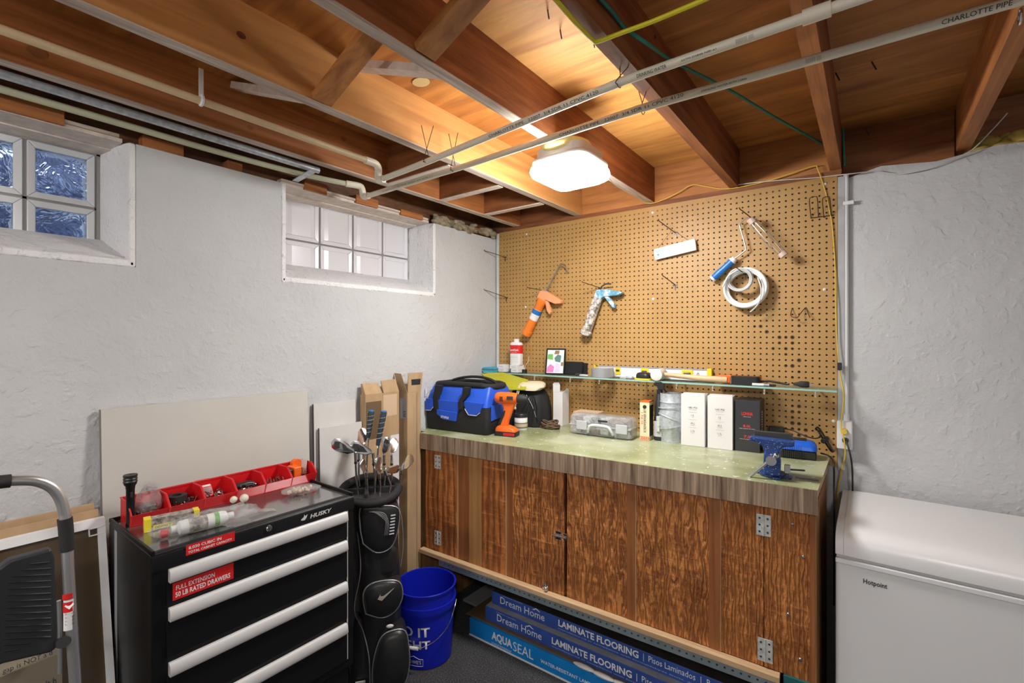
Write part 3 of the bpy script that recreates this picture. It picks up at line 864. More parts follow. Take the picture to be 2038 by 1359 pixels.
cable('bell_wire', [on_y(1452, 373, dy + .004), on_y(1480, 366, dy), on_y(1560, 358, dy), on_y(1620, 354, dy), on_y(1662, 349, dy), on_y(1692, 346, dy - .02), on_y(1740, 341, dy + .01), on_y(1790, 346, dy + .012), on_y(1850, 335, dy + .012), on_y(1900, 315, dy + .01), on_y(1935, 298, dy), on_y(1975, 258, dy), on_y(2005, 225, dy)], .0022, 'cable_white', 'thin off-white wire along the top of the right wall')
cable('lamp_wire', [on_z(1210, 352, 2.19), on_z(1222, 366, 2.20), on_z(1245, 380, 2.21), on_z(1270, 392, 2.215), on_z(1283, 402, 2.21)], .002, 'cable_white', 'thin white wire from the ceiling light to the pegboard corner')

# ---- white conduit and outlet at the pegboard's right edge
cx = on_y(1684, 500, 2.45).x
t = thing('white_conduit', 'white painted conduit running down the wall to the outlet', 'conduit', (cx, 2.45, 1.3))
WB(MB().tube([(cx, 2.45, 2.19), (cx, 2.45, 1.16)], .0095, 12), 'conduit_run', 'white_plastic', t, smooth=50)
z = on_y(1684, 405, 2.45).z
WB(MB().box((cx - .0105, 2.437, z - .008), (cx + .028, 2.4615, z + .008)), 'pipe_strap', 'white_plastic', t, bevel=.003)
WB(MB().cyl((cx, 2.45, 1.185), (cx, 2.45, 1.155), .0125, .0125, 12), 'connector', 'white_plastic', t, smooth=40)
p0 = on_y(1665, 893, 2.41); p1 = on_y(1697, 840, 2.41)
t = thing('outlet', 'white wall outlet box with a yellow plug and a black plug', 'outlet', ((p0.x + p1.x) / 2, 2.43, p0.z))
WB(MB().box((p0.x, 2.41, p0.z), (p1.x, 2.4615, p1.z)), 'outlet_box', 'white_plastic', t, bevel=.006)
zc = on_y(1681, 858, 2.41).z; xc = on_y(1681, 858, 2.41).x; zd = on_y(1683, 876, 2.41).z
WB(MB().cyl((xc, 2.409, zc), (xc, 2.385, zc), .012, .009, 14), 'plug', 'cord_yellow', t, smooth=40)
WB(MB().cyl((xc + .003, 2.409, zd), (xc + .003, 2.388, zd), .012, .010, 14), 'plug', 'black_plastic', t, smooth=40)
cable('appliance_lead', [on_y(1684, 878, 2.385), on_y(1691, 900, 2.36), on_y(1696, 930, 2.37), on_y(1697, 980, 2.40), on_y(1697, 1040, 2.45)], .0035, 'cable_black', 'black power cord dropping from the outlet behind the freezer')

# ---- pegboard hooks
def peg_hook(base, tip, label, L=.12):
    b_ = on_y(base[0], base[1], PEG_Y); e = on_y(tip[0], tip[1], PEG_Y - L)
    t = thing('peg_hook', label, 'hook', b_)
    d = e - b_
    rod = [b_, b_ + d * .08, b_ + d * .85 + Vector((0, 0, -.004)), e]
    WB(MB().tube(smooth_path([b_, b_ + Vector((d.x * .8, d.y * .8, d.z * .72)), b_ + Vector((d.x * .93, d.y * .93, d.z * .82)), e], 4), .0022, 7), 'rod', 'brown_wire', t, smooth=60)
    WB(MB().box((b_.x - .012, PEG_Y - .004, b_.z - .003), (b_.x + .012, PEG_Y - .0005, b_.z + .003)).box((b_.x - .002, PEG_Y - .004, b_.z - .026), (b_.x + .002, PEG_Y - .0005, b_.z)), 'backplate', 'dark_steel', t)
    return t
peg_hook((1006, 512), (963, 497), 'empty upper peg hook at the left edge of the pegboard')
peg_hook((1008, 592), (962, 574), 'empty lower peg hook at the left edge of the pegboard')
peg_hook((1090, 580), (1048, 571), 'peg hook carrying the orange caulk gun')
peg_hook((1195, 573), (1158, 560), 'peg hook carrying the paint-spattered blue caulk gun')
peg_hook((1346, 465), (1310, 436), 'peg hook from which the white sign hangs')
peg_hook((1344, 567), (1317, 545), 'empty peg hook below the white sign')
peg_hook((1500, 437), (1471, 413), 'peg hook carrying the paint roller frame')
peg_hook((1484, 546), (1466, 532), 'peg hook through the coil of clear tubing')
# double wire rack and small M hook
t = thing('wire_rack', 'brown double loop wire tool rack high on the pegboard', 'rack', on_y(1633, 432, PEG_Y))
yk = PEG_Y - .045
for xa, xb in ((1611, 1627), (1637, 1652)):
    WB(MB().tube(smooth_path([on_y(xa + 3, 433, PEG_Y - .003), on_y(xa, 400, yk), on_y(xa + 3, 393, yk), on_y(xb - 3, 391, yk), on_y(xb, 398, yk), on_y(xb + 2, 431, PEG_Y - .003)], 4), .0018, 6), 'loop', 'brown_wire', t, smooth=60)
WB(MB().tube([on_y(1613, 434, PEG_Y - .003), on_y(1660, 428, PEG_Y - .003)], .0022, 6), 'crossbar', 'brown_wire', t)
t = MB().tube([Vector(p) - on_y(1590, 622, PEG_Y) for p in smooth_path([on_y(1577, 613, PEG_Y - .002), on_y(1574, 628, PEG_Y - .03), on_y(1586, 632, PEG_Y - .035), on_y(1593, 624, PEG_Y - .02), on_y(1602, 613, PEG_Y - .002), on_y(1604, 614, PEG_Y - .004), on_y(1612, 632, PEG_Y - .02)], 4)], .0018, 6).build('wire_hook', 'brown_wire', None, smooth=60)
t.location = on_y(1590, 622, PEG_Y); tag(t, 'small bent wire hook low on the right of the pegboard', 'hook')

# ---- caulk guns
def poly_plane(pts, d0, d1):   # outline measured on the pegboard, given thickness in front of it
    return MB().prism([(on_y(x, y, PEG_Y - .03).x, on_y(x, y, PEG_Y - .03).z) for x, y in pts], PEG_Y - d1, PEG_Y - d0, 'y')
YB = PEG_Y - .037
t = thing('caulk_gun', 'orange caulk gun with a blue label and long hooked rod', 'caulk gun', on_y(1062, 660, PEG_Y - .03))
a = on_y(1047, 666, YB); b_ = on_y(1080, 596, YB)
q = lambda f: a.lerp(b_, f)
WB(MB().tube([q(0), q(.02), q(.12), q(.13), q(.5), q(.88), q(.9), q(1)], [.030, .031, .031, .0275, .0275, .0275, .030, .028], 18), 'barrel', 'gun_orange', t, smooth=40)
WB(MB().tube([q(.44), q(.72)], .0282, 18), 'label', 'white_plastic', t, smooth=40)
WB(MB().tube([q(.60), q(.715)], .0285, 18), 'label_band', 'roller_blue', t, smooth=40)
WB(poly_plane([(1071, 593), (1078, 579), (1091, 580), (1119, 598), (1118, 604), (1107, 605), (1088, 597), (1084, 602)], .016, .048), 'grip', 'orange_pale', t, bevel=.003)
WB(poly_plane([(1086, 598), (1092, 598), (1098, 621), (1095, 626), (1090, 618)], .022, .042), 'trigger', 'orange_pale', t, bevel=.002)
WB(MB().tube(smooth_path([q(.9), on_y(1089, 575, YB), on_y(1112, 531, YB), on_y(1119, 526, YB), on_y(1126, 531, YB), on_y(1130, 540, YB)], 4), .004, 8), 'rod', 'steel', t, smooth=60)
WB(poly_plane([(1081, 577), (1094, 580), (1093, 583), (1079, 581)], .02, .045), 'release_plate', 'steel', t)
t = thing('caulk_gun', 'old blue caulk gun with a paint-spattered grey barrel', 'caulk gun', on_y(1175, 660, PEG_Y - .03))
a = on_y(1165, 666, YB); b_ = on_y(1190, 592, YB)
WB(MB().tube([q(0), q(.03), q(.09), q(.11), q(.95), q(1)], [.030, .034, .033, .027, .0275, .027], 18), 'barrel', 'spattered', t, smooth=40)
WB(poly_plane([(1183, 594), (1190, 577), (1209, 576), (1240, 581), (1240, 584), (1231, 588), (1205, 590), (1196, 597)], .014, .050), 'grip', 'spattered_blue', t, bevel=.003)
WB(poly_plane([(1203, 589), (1210, 588), (1224, 604), (1225, 613), (1220, 612)], .022, .042), 'trigger', 'spattered_blue', t, bevel=.002)
WB(MB().tube(smooth_path([q(.95), on_y(1195, 574, YB), on_y(1202, 567, YB), on_y(1207, 565, YB), on_y(1216, 565, YB)], 4), .004, 8), 'rod', 'dark_steel', t, smooth=60)

# ---- sign
p = on_y(1343, 497, PEG_Y - .02)
t = thing('hanging_sign', 'small white framed sign hanging crooked by a string', 'sign', p, (0, R(-8), 0))
W_, H_ = .203, .052
MB().box((-W_ / 2, -.004, -H_ / 2), (W_ / 2, .004, H_ / 2)).build('sign_board', 'white_gloss', t, bevel=.001)
for (x0, x1, z0, z1) in ((-W_ / 2 - .003, W_ / 2 + .003, H_ / 2 - .003, H_ / 2 + .002), (-W_ / 2 - .003, W_ / 2 + .003, -H_ / 2 - .002, -H_ / 2 + .003), (-W_ / 2 - .003, -W_ / 2 + .003, -H_ / 2, H_ / 2), (W_ / 2 - .003, W_ / 2 + .003, -H_ / 2, H_ / 2)):
    MB().box((x0, -.007, z0), (x1, .005, z1)).build('sign_frame', 'white_plastic', t)
MB().prism([(-.096, -.02), (-.045, -.021), (-.028, -.012), (-.034, .006), (-.045, .02), (-.096, .02)], -.0048, -.0041, 'y').build('faded_patch', 'angle_grey', t)
lettering('MERRY', .066, .021, 'white_ink', t, (-.092, -.0052, -.012), FACE_Y, bold=.02)
MB().tube([(-.085, -.003, .026), (-.004, 0, .098)], .0009, 5).tube([(.075, -.003, .026), (.008, 0, .098)], .0009, 5).build('string', 'brown_wire', t)

# ---- paint roller frame
t = thing('paint_roller', 'paint roller frame with a blue and white handle and bare wire cage', 'paint roller', on_y(1440, 535, PEG_Y - .03))
YR = PEG_Y - .03
a = on_y(1418, 555, YR); b_ = on_y(1460, 517, YR)
WB(MB().tube([q(0), q(.05), q(.12), q(.3), q(.55), q(.75), q(.9), q(1)], [.013, .015, .0155, .017, .0155, .0155, .018, .015], 14), 'handle', 'roller_blue', t, smooth=60)
WB(MB().tube([q(-.02), q(.06)], .0165, 14), 'handle_cap', 'white_plastic', t, smooth=40); WB(MB().tube([q(.92), q(1.06)], [.019, .014], 14), 'handle_cap', 'white_plastic', t, smooth=40)
WB(MB().tube([q(-.08), q(0)], .008, 10), 'hanging_ring', 'dark_steel', t, smooth=40)
ww = smooth_path([on_y(1463, 514, YR), on_y(1481, 500, YR), on_y(1484, 492, YR), on_y(1473, 452, YR), on_y(1474, 443, YR), on_y(1488, 433, YR - .03), on_y(1496, 437, YR - .04)], 5)
WB(MB().tube(ww, .0036, 8), 'frame_wire', 'aluminium', t, smooth=60)
a = on_y(1494, 438, YR - .04); b_ = on_y(1560, 508, YR - .04)
ax = (b_ - a).normalized(); e1 = ax.cross(Vector((0, 1, 0))).normalized(); e2 = ax.cross(e1)
for k in range(6):
    an = R(60 * k)
    off = lambda r: e1 * (r * math.cos(an)) + e2 * (r * math.sin(an))
    WB(MB().tube(smooth_path([a + off(.010), q(.2) + off(.016), q(.5) + off(.0185), q(.8) + off(.016), b_ + off(.012)], 3), .0018, 6), 'cage_wire', 'aluminium', t, smooth=60)
WB(MB().tube([q(-.02), q(.09)], .0165, 16), 'end_cap', 'roller_cap', t, smooth=40)
WB(MB().tube([q(.93), q(1.02)], .0175, 16), 'end_cap', 'roller_cap', t, smooth=40)

# ---- coil of clear tubing
cc = on_y(1482, 568, PEG_Y - .035)
t = thing('tubing_coil', 'coil of clear plastic tubing hung on the pegboard', 'tubing', cc)
m = MB()
for k in range(7):
    rr = .088 - .006 * (k % 3) ; oy = -.018 + .006 * k
    m.tube([(rr * math.cos(R(a)) * (1 + .02 * (k % 2)) + .004, oy, rr * math.sin(R(a)) - .012) for a in range(0, 360, 12)], .0062, 8, closed=True)
m.build('outer_loops', 'tubing_milk', t, smooth=60)
m = MB()
for k in range(6):
    rr = .052 - .004 * (k % 3); oy = -.026 + .004 * k
    m.tube([(rr * math.cos(R(a)) - .018 + .003 * (k % 2), oy, rr * math.sin(R(a)) + .026) for a in range(0, 360, 12)], .0036, 8, closed=True)
m.build('inner_loops', 'tubing', t, smooth=60)
m = MB()
m.tube(smooth_path([(.06, -.03, .03), (.075, -.035, -.03), (.062, -.035, -.09), (.03, -.03, -.125)], 5), .0035, 8)
m.tube(smooth_path([(-.02, -.035, .07), (-.06, -.04, .045), (-.085, -.042, -.005)], 5), .005, 8)
m.build('loose_end', 'tubing', t, smooth=60)

# ---- glass shelf on pegs
SHZ = 1.2955     # upper face of the glass
sh = thing('glass_shelf', 'long green edged glass shelf resting on pegs in the pegboard', 'shelf', (-1.0, 2.36, SHZ))
WB(MB().box((-1.955, 2.2935, SHZ - .0075), (-.110, 2.4405, SHZ)), 'glass_pane', 'glass_green', sh)
WB(MB().box((-1.955, 2.292, SHZ - .0075), (-.110, 2.2933, SHZ)), 'ground_edge', 'glass_edge', sh)
for px in (1063, 1134, 1192, 1268, 1346, 1418, 1521, 1623):
    x = on_y(px, 770, 2.31).x
    WB(MB().tube([(x, 2.4405, SHZ - .012), (x, 2.33, SHZ - .012), (x, 2.315, SHZ - .014), (x, 2.312, SHZ - .034)], .0035, 7), 'shelf_peg', 'tape_core', sh, smooth=50)

# ---- things on the shelf
def shelf_item(name, label, cat, px, py, y, rz=0):
    p = on_y(px, py, y)
    return thing(name, label, cat, (p.x, y, SHZ + .0005), (0, 0, rz))
t = shelf_item('bottle', 'white flat bottle with a red printed label on small boxes', 'bottle', 1028, 745, 2.385)
t.location.z = SHZ + .046
prof = lambda w_, d_, z: [(x, y, z) for x, y in rrect(w_, d_, min(w_, d_) * .3, 4)]
MB().sections([prof(.076, .045, 0), prof(.078, .046, .004), prof(.078, .046, .125), prof(.070, .040, .137), prof(.036, .036, .142)]).build('bottle_body', 'bottle_white', t, smooth=40)
MB().lathe([(.0001, .141), (.017, .141), (.017, .160), (.0001, .160)], (0, 0, 0), 16).build('cap', 'white_plastic', t, smooth=40)
MB().sections([prof(.0786, .0466, .070), prof(.0786, .0466, .122)], False).build('label_panel', 'red_sticker', t, smooth=40)
lettering('LevelQuik', .066, .015, 'white_ink', t, (-.033, -.0238, .084), FACE_Y, bold=.02)
lettering('acrylic latex', .05, .006, 'white_ink', t, (-.028, -.0238, .074), FACE_Y)
lettering('ready to use', .05, .006, 'grey_ink', t, (-.025, -.0238, .045), FACE_Y)
k = 0
for (px, z0, w_, h_, lab) in ((1005, 0, .062, .022, 'lower left white carton under the bottle on the shelf'), (1003, .0225, .064, .0225, 'upper left white carton beside the bottle on the shelf'), (1030, 0, .058, .022, 'lower right white carton directly under the white bottle'), (1028, .0225, .06, .0225, 'upper right white carton directly under the white bottle')):
    p = on_y(px, 745, 2.38)
    t = thing('small_carton', lab, 'box', (p.x, 2.385, SHZ + .0005 + z0), group='small white cartons on the shelf')
    MB().box((-w_ / 2, -.035, 0), (w_ / 2, .035, h_)).build('carton', 'box_white', t, bevel=.0008)
    lettering('VALVE' if k % 2 else 'FITTING', w_ * .5, h_ * .3, 'grey_ink', t, (-w_ * .3, -.0355, h_ * .35), FACE_Y)
    k += 1
t = shelf_item('cap_with_wire', 'short black cap with a curling clear wire on the shelf', 'cap', 1044, 745, 2.345)
MB().lathe([(.0001, 0), (.016, 0), (.016, .022), (.0001, .022)], (0, 0, 0), 16).build('cap_body', 'black_plastic', t, smooth=40)
MB().tube(smooth_path([(0, 0, .02), (.01, 0, .05), (.03, 0, .075), (.032, 0, .10)], 4), .0012, 5).build('wire', 'tubing_milk', t)
t = shelf_item('paperback', 'light blue booklets lying at the left end of the shelf', 'booklet', 978, 742, 2.36)
MB().box((-.065, -.06, 0), (.06, .05, .008)).build('booklet', 'skyblue', t); MB().box((-.06, -.058, .0085), (.062, .05, .018)).build('booklet', 'photo_teal', t); MB().box((-.058, -.05, .0185), (.06, .05, .026)).build('booklet', 'skyblue', t)
# framed picture
t = shelf_item('picture_frame', 'black framed snapshot leaning back on the glass shelf', 'picture', 1104, 748, 2.36, R(10))
t.rotation_euler = (R(-12), 0, R(14))
W_, H_ = .116, .152
for (x0, x1, z0, z1) in ((-W_ / 2, W_ / 2, H_ - .007, H_), (-W_ / 2, W_ / 2, 0, .007), (-W_ / 2, -W_ / 2 + .007, .007, H_ - .007), (W_ / 2 - .007, W_ / 2, .007, H_ - .007)):
    MB().box((x0, -.007, z0), (x1, .007, z1)).build('frame_side', 'black_paint', t, bevel=.001)
MB().box((-W_ / 2 + .006, -.002, .006), (W_ / 2 - .006, .004, H_ - .006)).build('photo', 'photo_white', t)
for pts, mt in (([(-.05, .09), (-.015, .085), (-.018, .12), (-.048, .118)], 'photo_green'), ([(.0, .075), (.03, .07), (.034, .11), (.012, .118), (-.008, .095)], 'photo_teal'), ([(-.01, .118), (.02, .12), (.022, .14), (-.004, .14)], 'photo_brown'),
                ([(-.05, .012), (-.01, .012), (-.005, .045), (-.03, .06), (-.048, .04)], 'photo_pink'), ([(-.004, .012), (.03, .014), (.028, .06), (.004, .068)], 'photo_lilac'), ([(.034, .05), (.048, .05), (.048, .074), (.034, .07)], 'photo_brown')):
    MB().prism(pts, -.0028, -.0021, 'y').build('photo_patch', mt, t)
MB().hexa([(-.02, .007, .02), (.02, .007, .02), (.02, .05, .008), (-.02, .05, .008), (-.02, .007, .09), (.02, .007, .09), (.02, .012, .09), (-.02, .012, .09)]).build('easel_back', 'black_plastic', t)
# scrub pads
t = shelf_item('scrub_pad', 'thick black scrub pad standing behind the picture frame', 'pad', 1139, 748, 2.40, R(6))
t.rotation_euler = (R(-14), 0, R(4))
MB().box((-.062, -.012, 0), (.062, .012, .075)).build('pad', 'scrub_black', t, bevel=.004)
t = shelf_item('scrub_pad', 'second black scrub pad peeking out behind the first', 'pad', 1150, 748, 2.43)
t.rotation_euler = (R(-6), 0, 0); t.location.y = 2.428
MB().box((-.06, -.006, 0), (.06, .006, .068)).build('pad', 'scrub_black', t, bevel=.003)
# utility knife, small tool
t = shelf_item('folding_knife', 'dark folding knife lying before the scrub pads', 'knife', 1160, 748, 2.325, R(-12))
MB().sections([[(x, y * k1, .006 + z * k1) for y, z in rrect(.018, .012, .005, 3)] for x, k1 in ((-.04, .4), (-.032, .9), (0, 1), (.03, .9), (.035, .5))]).build('handle', 'spray_panel', t, smooth=60)
MB().sections([[(x, y * k1, .008 + z * k1) for y, z in rrect(.018, .014, .005, 3)] for x, k1 in ((-.055, .3), (-.045, .9), (-.02, 1), (-.008, .6))]).build('bolster', 'dark_steel', t, smooth=60)
# duct tape
t = shelf_item('tape_roll', 'roll of grey duct tape lying flat on the shelf', 'tape', 1199, 752, 2.362)
MB().lathe([(.038, 0), (.060, 0), (.060, .048), (.038, .048), (.038, 0)], (0, 0, 0), 36).build('tape', 'tape_grey', t, smooth=40)
MB().lathe([(.0365, 0), (.0379, 0), (.0379, .0482), (.0365, .0482), (.0365, 0)], (0, 0, 0), 36).build('core', 'tape_core', t, smooth=40)
# long level
p0 = on_y(1184, 745, 2.431).x; p1 = on_y(1418, 756, 2.431).x
t = thing('spirit_level', 'long white and yellow spirit level standing at the back of the shelf', 'level', ((p0 + p1) / 2, 2.428, SHZ + .0005))
L_ = (p1 - p0) / 2
MB().box((-L_ + .01, -.009, 0), (L_ - .01, .009, .058)).build('beam', 'level_white', t, bevel=.001)
MB().box((-L_ + .01, -.011, .052), (L_ - .01, .010, .0585)).build('rail', 'tape_grey', t)
MB().box((-L_, -.011, 0), (-L_ + .028, .010, .06)).build('end_cap', 'level_yellow', t, bevel=.002); MB().box((L_ - .022, -.012, 0), (L_, .010, .062)).build('end_cap', 'level_yellow', t, bevel=.002)
for x, w_ in ((-.02, .042), (.20, .055), (-.17, .03)):
    v_ = MB().box((x - w_ / 2, -.0125, .012), (x + w_ / 2, .010, .052)).build('vial_block', 'level_yellow', t, bevel=.002)
    MB().cyl((x - w_ * .3, -.0135, .035), (x + w_ * .3, -.0135, .035), .005, .005, 10).build('vial', 'dark_steel', v_, smooth=40)
lettering('0', .012, .022, 'ink', t, (.245, -.0096, .018), FACE_Y)
# wire stripper and tape measure
t = shelf_item('wire_tool', 'small grey metal clip tool beside the tape measure', 'tool', 1247, 756, 2.31, R(-8))
MB().box((-.035, -.008, 0), (.0, .008, .008)).build('arm', 'galvanised', t, bevel=.002); MB().sections([[(x, y * k1, .010 + z * k1) for y, z in rrect(.022, .018, .006, 3)] for x, k1 in ((.0, .6), (.012, 1), (.032, .9), (.038, .4))]).build('head', 'galvanised', t, smooth=60)
t = shelf_item('tape_measure', 'black and yellow tape measure beside the rubber mallet', 'tape measure', 1282, 756, 2.325, R(-6))
MB().sections([[(x * k1, y * k1, z) for x, y in rrect(.074, .062, .02, 5)] for z, k1 in ((.0085, .98), (.012, 1), (.026, .97), (.034, .8), (.037, .55))]).build('case', 'black_plastic', t, smooth=50)
MB().sections([[(x, y, z) for x, y in rrect(.088, .066, .018, 5)] for z in (0, .008)]).build('base_rim', 'level_yellow', t, smooth=40)
# mallet
t = shelf_item('rubber_mallet', 'white rubber mallet with a wooden handle lying on the shelf', 'mallet', 1312, 756, 2.335, R(3))
MB().tube([(0, -.052, .029), (0, -.050, .029), (0, .045, .029), (0, .048, .029)], [.026, .0285, .0285, .026], 24).build('head', 'mallet_white', t, smooth=50)
t2 = on_y(1446, 756, 2.335).x - t.location.x
MB().tube([(.02, 0, .030), (.05, 0, .029), (t2 * .6, 0, .0195), (t2 - .01, 0, .0165), (t2, 0, .0165)], [.010, .0105, .0135, .015, .013], 14).build('handle', 'handle_wood', t, smooth=50)
# orange level behind, black charger block with plug, pen
t = shelf_item('torpedo_level', 'short orange level lying behind the mallet handle', 'level', 1470, 756, 2.40)
MB().box((-.095, -.012, 0), (.095, .012, .036)).build('body', 'orange_plastic', t, bevel=.003)
MB().box((.05, -.0135, .012), (.08, .0125, .032)).build('vial', 'dark_steel', t, bevel=.002)
t = shelf_item('power_adapter', 'black power adapter block with a coiled flat cord on the shelf', 'adapter', 1484, 762, 2.345)
MB().sections([prof(.118, .055, z) for z in (0, .002, .036, .038)]).build('block', 'black_plastic', t, smooth=40, bevel=0)
MB().box((-.062, -.022, .004), (-.05, .022, .032)).build('jaw', 'rusty', t)
cable('thick_lead', [(t.location.x + .058, 2.36, SHZ + .016), (t.location.x + .09, 2.36, SHZ + .02), (t.location.x + .15, 2.355, SHZ + .012), (t.location.x + .17, 2.352, SHZ + .012)], .0045, 'cable_black', 'thick black cord from the adapter to its plug on the shelf')
px_ = on_y(1595, 766, 2.35).x
t = thing('cord_plug', 'black moulded mains plug at the right end of the shelf', 'plug', (px_, 2.35, SHZ + .0005), (0, 0, R(8)))
MB().sections([[(x, y * k1, .0135 + z * k1) for y, z in rrect(.03, .026, .007, 3)] for x, k1 in ((-.03, .35), (-.015, .6), (-.004, .95), (.022, 1), (.028, .8))]).build('plug_body', 'black_rubber', t, smooth=50)
MB().box((.028, -.008, .012), (.044, -.0065, .017)).box((.028, .0065, .012), (.044, .008, .017)).build('prong', 'steel', t)
t = shelf_item('marker_pen', 'white marker pen with a black cap at the shelf edge', 'marker', 1520, 768, 2.306)
MB().tube([(-.045, 0, .0062), (.012, 0, .0062)], .006, 12).build('barrel', 'white_plastic', t, smooth=40); MB().tube([(.0, 0, .0062), (.022, 0, .0062)], .0062, 12).build('grip', 'tape_grey', t, smooth=40); MB().tube([(.022, 0, .0062), (.045, 0, .0062), (.047, 0, .0062)], [.0055, .005, .003], 12).build('cap', 'black_plastic', t, smooth=40)
# ================================================================ WORKBENCH
def hit(px, py, o, rz):
    """pixel -> (along, height) on the upright plane through o that runs in direction rz, in the local frame of a thing standing at o"""
    r = _ray(px, py); n = Vector((-math.sin(rz), math.cos(rz)))
    t = (n.x * o[0] + n.y * o[1]) / (n.x * r.x + n.y * r.y)
    return ((r.x * t - o[0]) * math.cos(rz) + (r.y * t - o[1]) * math.sin(rz), EYE + r.z * t - o[2])
B_O = (-1.962, 1.7287, 0.0); B_R = math.atan2(.1256, 1.7536); B_L = 1.826
BENCH_Z = 1.008
bench = thing('workbench', 'long built-in workbench with a worn green top and brown plank doors', 'workbench', B_O, (0, 0, B_R))
uu = lambda px: hit(px, 1000, B_O, B_R)[0]
zb = lambda u: .408 - .0255 * u
ca, sa = math.cos(B_R), math.sin(B_R)
def b_loc(x, y): dx, dy = x - B_O[0], y - B_O[1]; return (dx * ca + dy * sa, -dx * sa + dy * ca)
topo = [(.066, -.018), (B_L, -.018), b_loc(-.138, 2.438), b_loc(-1.962, 2.438), (.008, .02), (.066, .02)]
MB().prism(topo, BENCH_Z - .004, BENCH_Z, 'z').build('worktop', 'bench_green', bench)
MB().prism([(.067, -.016), (B_L - .012, -.016), (b_loc(-.148, 2.436)), (b_loc(-1.960, 2.436)), (.010, .022), (.067, .022)], BENCH_Z - .03, BENCH_Z - .004, 'z').build('worktop_core', 'raw_wood', bench)
MB().box((.066, -.02, .925), (B_L, -.016, BENCH_Z - .001)).build('front_band', 'band_laminate', bench)
bx_, by_ = b_loc(-.146, 2.42)
MB().prism([(B_L - .028, .0), (B_L - .010, .0), (bx_ - .002, by_), (bx_ - .022, by_)], .945, BENCH_Z - .031, 'z').build('end_batten', 'raw_wood', bench)
MB().box((.068, -.0155, .93), (B_L - .03, .012, BENCH_Z - .031)).build('front_rail', 'raw_wood', bench)
def plank(parent, px0, px1, mat, lev=0, th=.018, name='plank', top=.924):
    a, b_ = uu(px0), uu(px1)
    # outline follows the slightly dropping lower edge of the carcass
    return MB().prism([(a, zb(a)), (b_, zb(b_)), (b_, top), (a, top)], .001 - lev, .001 - lev + th, 'y').build(name, mat, parent)
def door(pieces):
    d = bpy.data.objects.new('door', None); COL.objects.link(d); d.parent = bench
    for px0, px1, mat, lev, nm in pieces: plank(d, px0, px1, mat, lev, name=nm)
    return d
plank(bench, 847, 871, 'bench_wood_a', 0, name='stile')
dl = door([(872, 910, 'bench_wood_a', .004, 'plank'), (910, 912, 'raw_wood_z', .003, 'edge_bead'), (912, 934, 'bench_strip', 0, 'strip'), (934, 959, 'bench_gold', .003, 'plank'), (959, 1006.5, 'bench_wood_a', .003, 'plank'), (1006.5, 1008.5, 'raw_wood_z', .003, 'edge_bead'), (1008.5, 1021, 'bench_strip', 0, 'strip'), (1021, 1123, 'bench_wood_b', .004, 'plank')])
dr = door([(1128.5, 1248, 'bench_wood_c', .002, 'plank'), (1248, 1264.5, 'bench_strip', .005, 'strip'), (1264.5, 1266.5, 'raw_wood_z', .003, 'edge_bead'), (1266.5, 1411, 'bench_wood_c', .001, 'plank'), (1411, 1433.5, 'bench_strip', .005, 'strip'), (1433.5, 1435.5, 'raw_wood_z', .003, 'edge_bead'), (1435.5, 1519.5, 'bench_wood_d', .001, 'plank')])
plank(bench, 1521, 1612, 'bench_wood_d', .001, name='stile')
plank(bench, 1612, 1622, 'bench_strip', .004, name='corner_post')
# carcass: ends, floor, back
UE = uu(1622)
bx_, by_ = b_loc(-.146, 2.425)
MB().prism([(UE - .022, .02), (UE - .001, .02), (bx_ - .006, by_), (bx_ - .03, by_)], .02, .925, 'z').build('end_panel', 'bench_side', bench)
MB().prism([(UE - .001, .0), (UE + .004, .0), (UE + .012, .09), (UE - .0005, .09)], .02, .925, 'z').build('end_cleat', 'bench_side', bench)
MB().box((.012, .02, .0), (.032, .69, .925)).build('end_panel', 'bench_side', bench)
MB().hexa([(.033, .022, zb(0) - .012), (UE - .021, .022, zb(UE) - .012), (UE - .021, .565, zb(UE) - .012), (.05, .68, zb(0) - .012), (.033, .022, zb(0) + .004), (UE - .021, .022, zb(UE) + .004), (UE - .021, .565, zb(UE) + .004), (.05, .68, zb(0) + .004)]).build('cabinet_floor', 'bench_side', bench)
for u, v_ in ((.10, .60), (UE - .10, .50)):
    MB().box((u - .03, v_ - .03, 0), (u + .03, v_ + .03, zb(u) - .013)).build('leg', 'bench_side', bench)
MB().box((UE - .075, .04, 0), (UE - .021, .10, zb(UE) - .013)).build('leg', 'bench_side', bench)
# pale ledger and perforated steel angle under the doors
u0, u1 = .070, hit(1553, 1340, B_O, B_R)[0]
MB().hexa([(u0, -.034, zb(u0) - .022), (u1, -.034, zb(u1) - .022), (u1, .0, zb(u1) - .022), (u0, .0, zb(u0) - .022), (u0, -.034, zb(u0) - .001), (u1, -.034, zb(u1) - .001), (u1, .0, zb(u1) - .001), (u0, .0, zb(u0) - .001)]).build('ledger', 'raw_wood', bench, bevel=.002)
m = MB(); pitch = .0262; hh = .017
for i in range(66):
    cx = .21 + i * pitch; cz = zb(cx) - .041
    if cx > UE - .04: break
    sq = [(pitch / 2, 0), (pitch / 2, hh), (0, hh), (-pitch / 2, hh), (-pitch / 2, 0), (-pitch / 2, -hh), (0, -hh), (pitch / 2, -hh)]
    oc = [(.0042 * math.cos(R(45 * k)), .0042 * math.sin(R(45 * k))) for k in range(8)]
    vs = [(cx + a, -.022, cz + c - .0255 * a) for a, c in sq] + [(cx + a, -.022, cz + c) for a, c in oc] + [(cx + a, -.017, cz + c) for a, c in oc]
    fs = []
    for k in range(8):
        q_ = (k + 1) % 8; fs += [(k, q_, 8 + q_, 8 + k), (8 + k, 8 + q_, 16 + q_, 16 + k)]
    m.add(vs, fs)
uA, uB = .197, .21 + (i - .5) * pitch
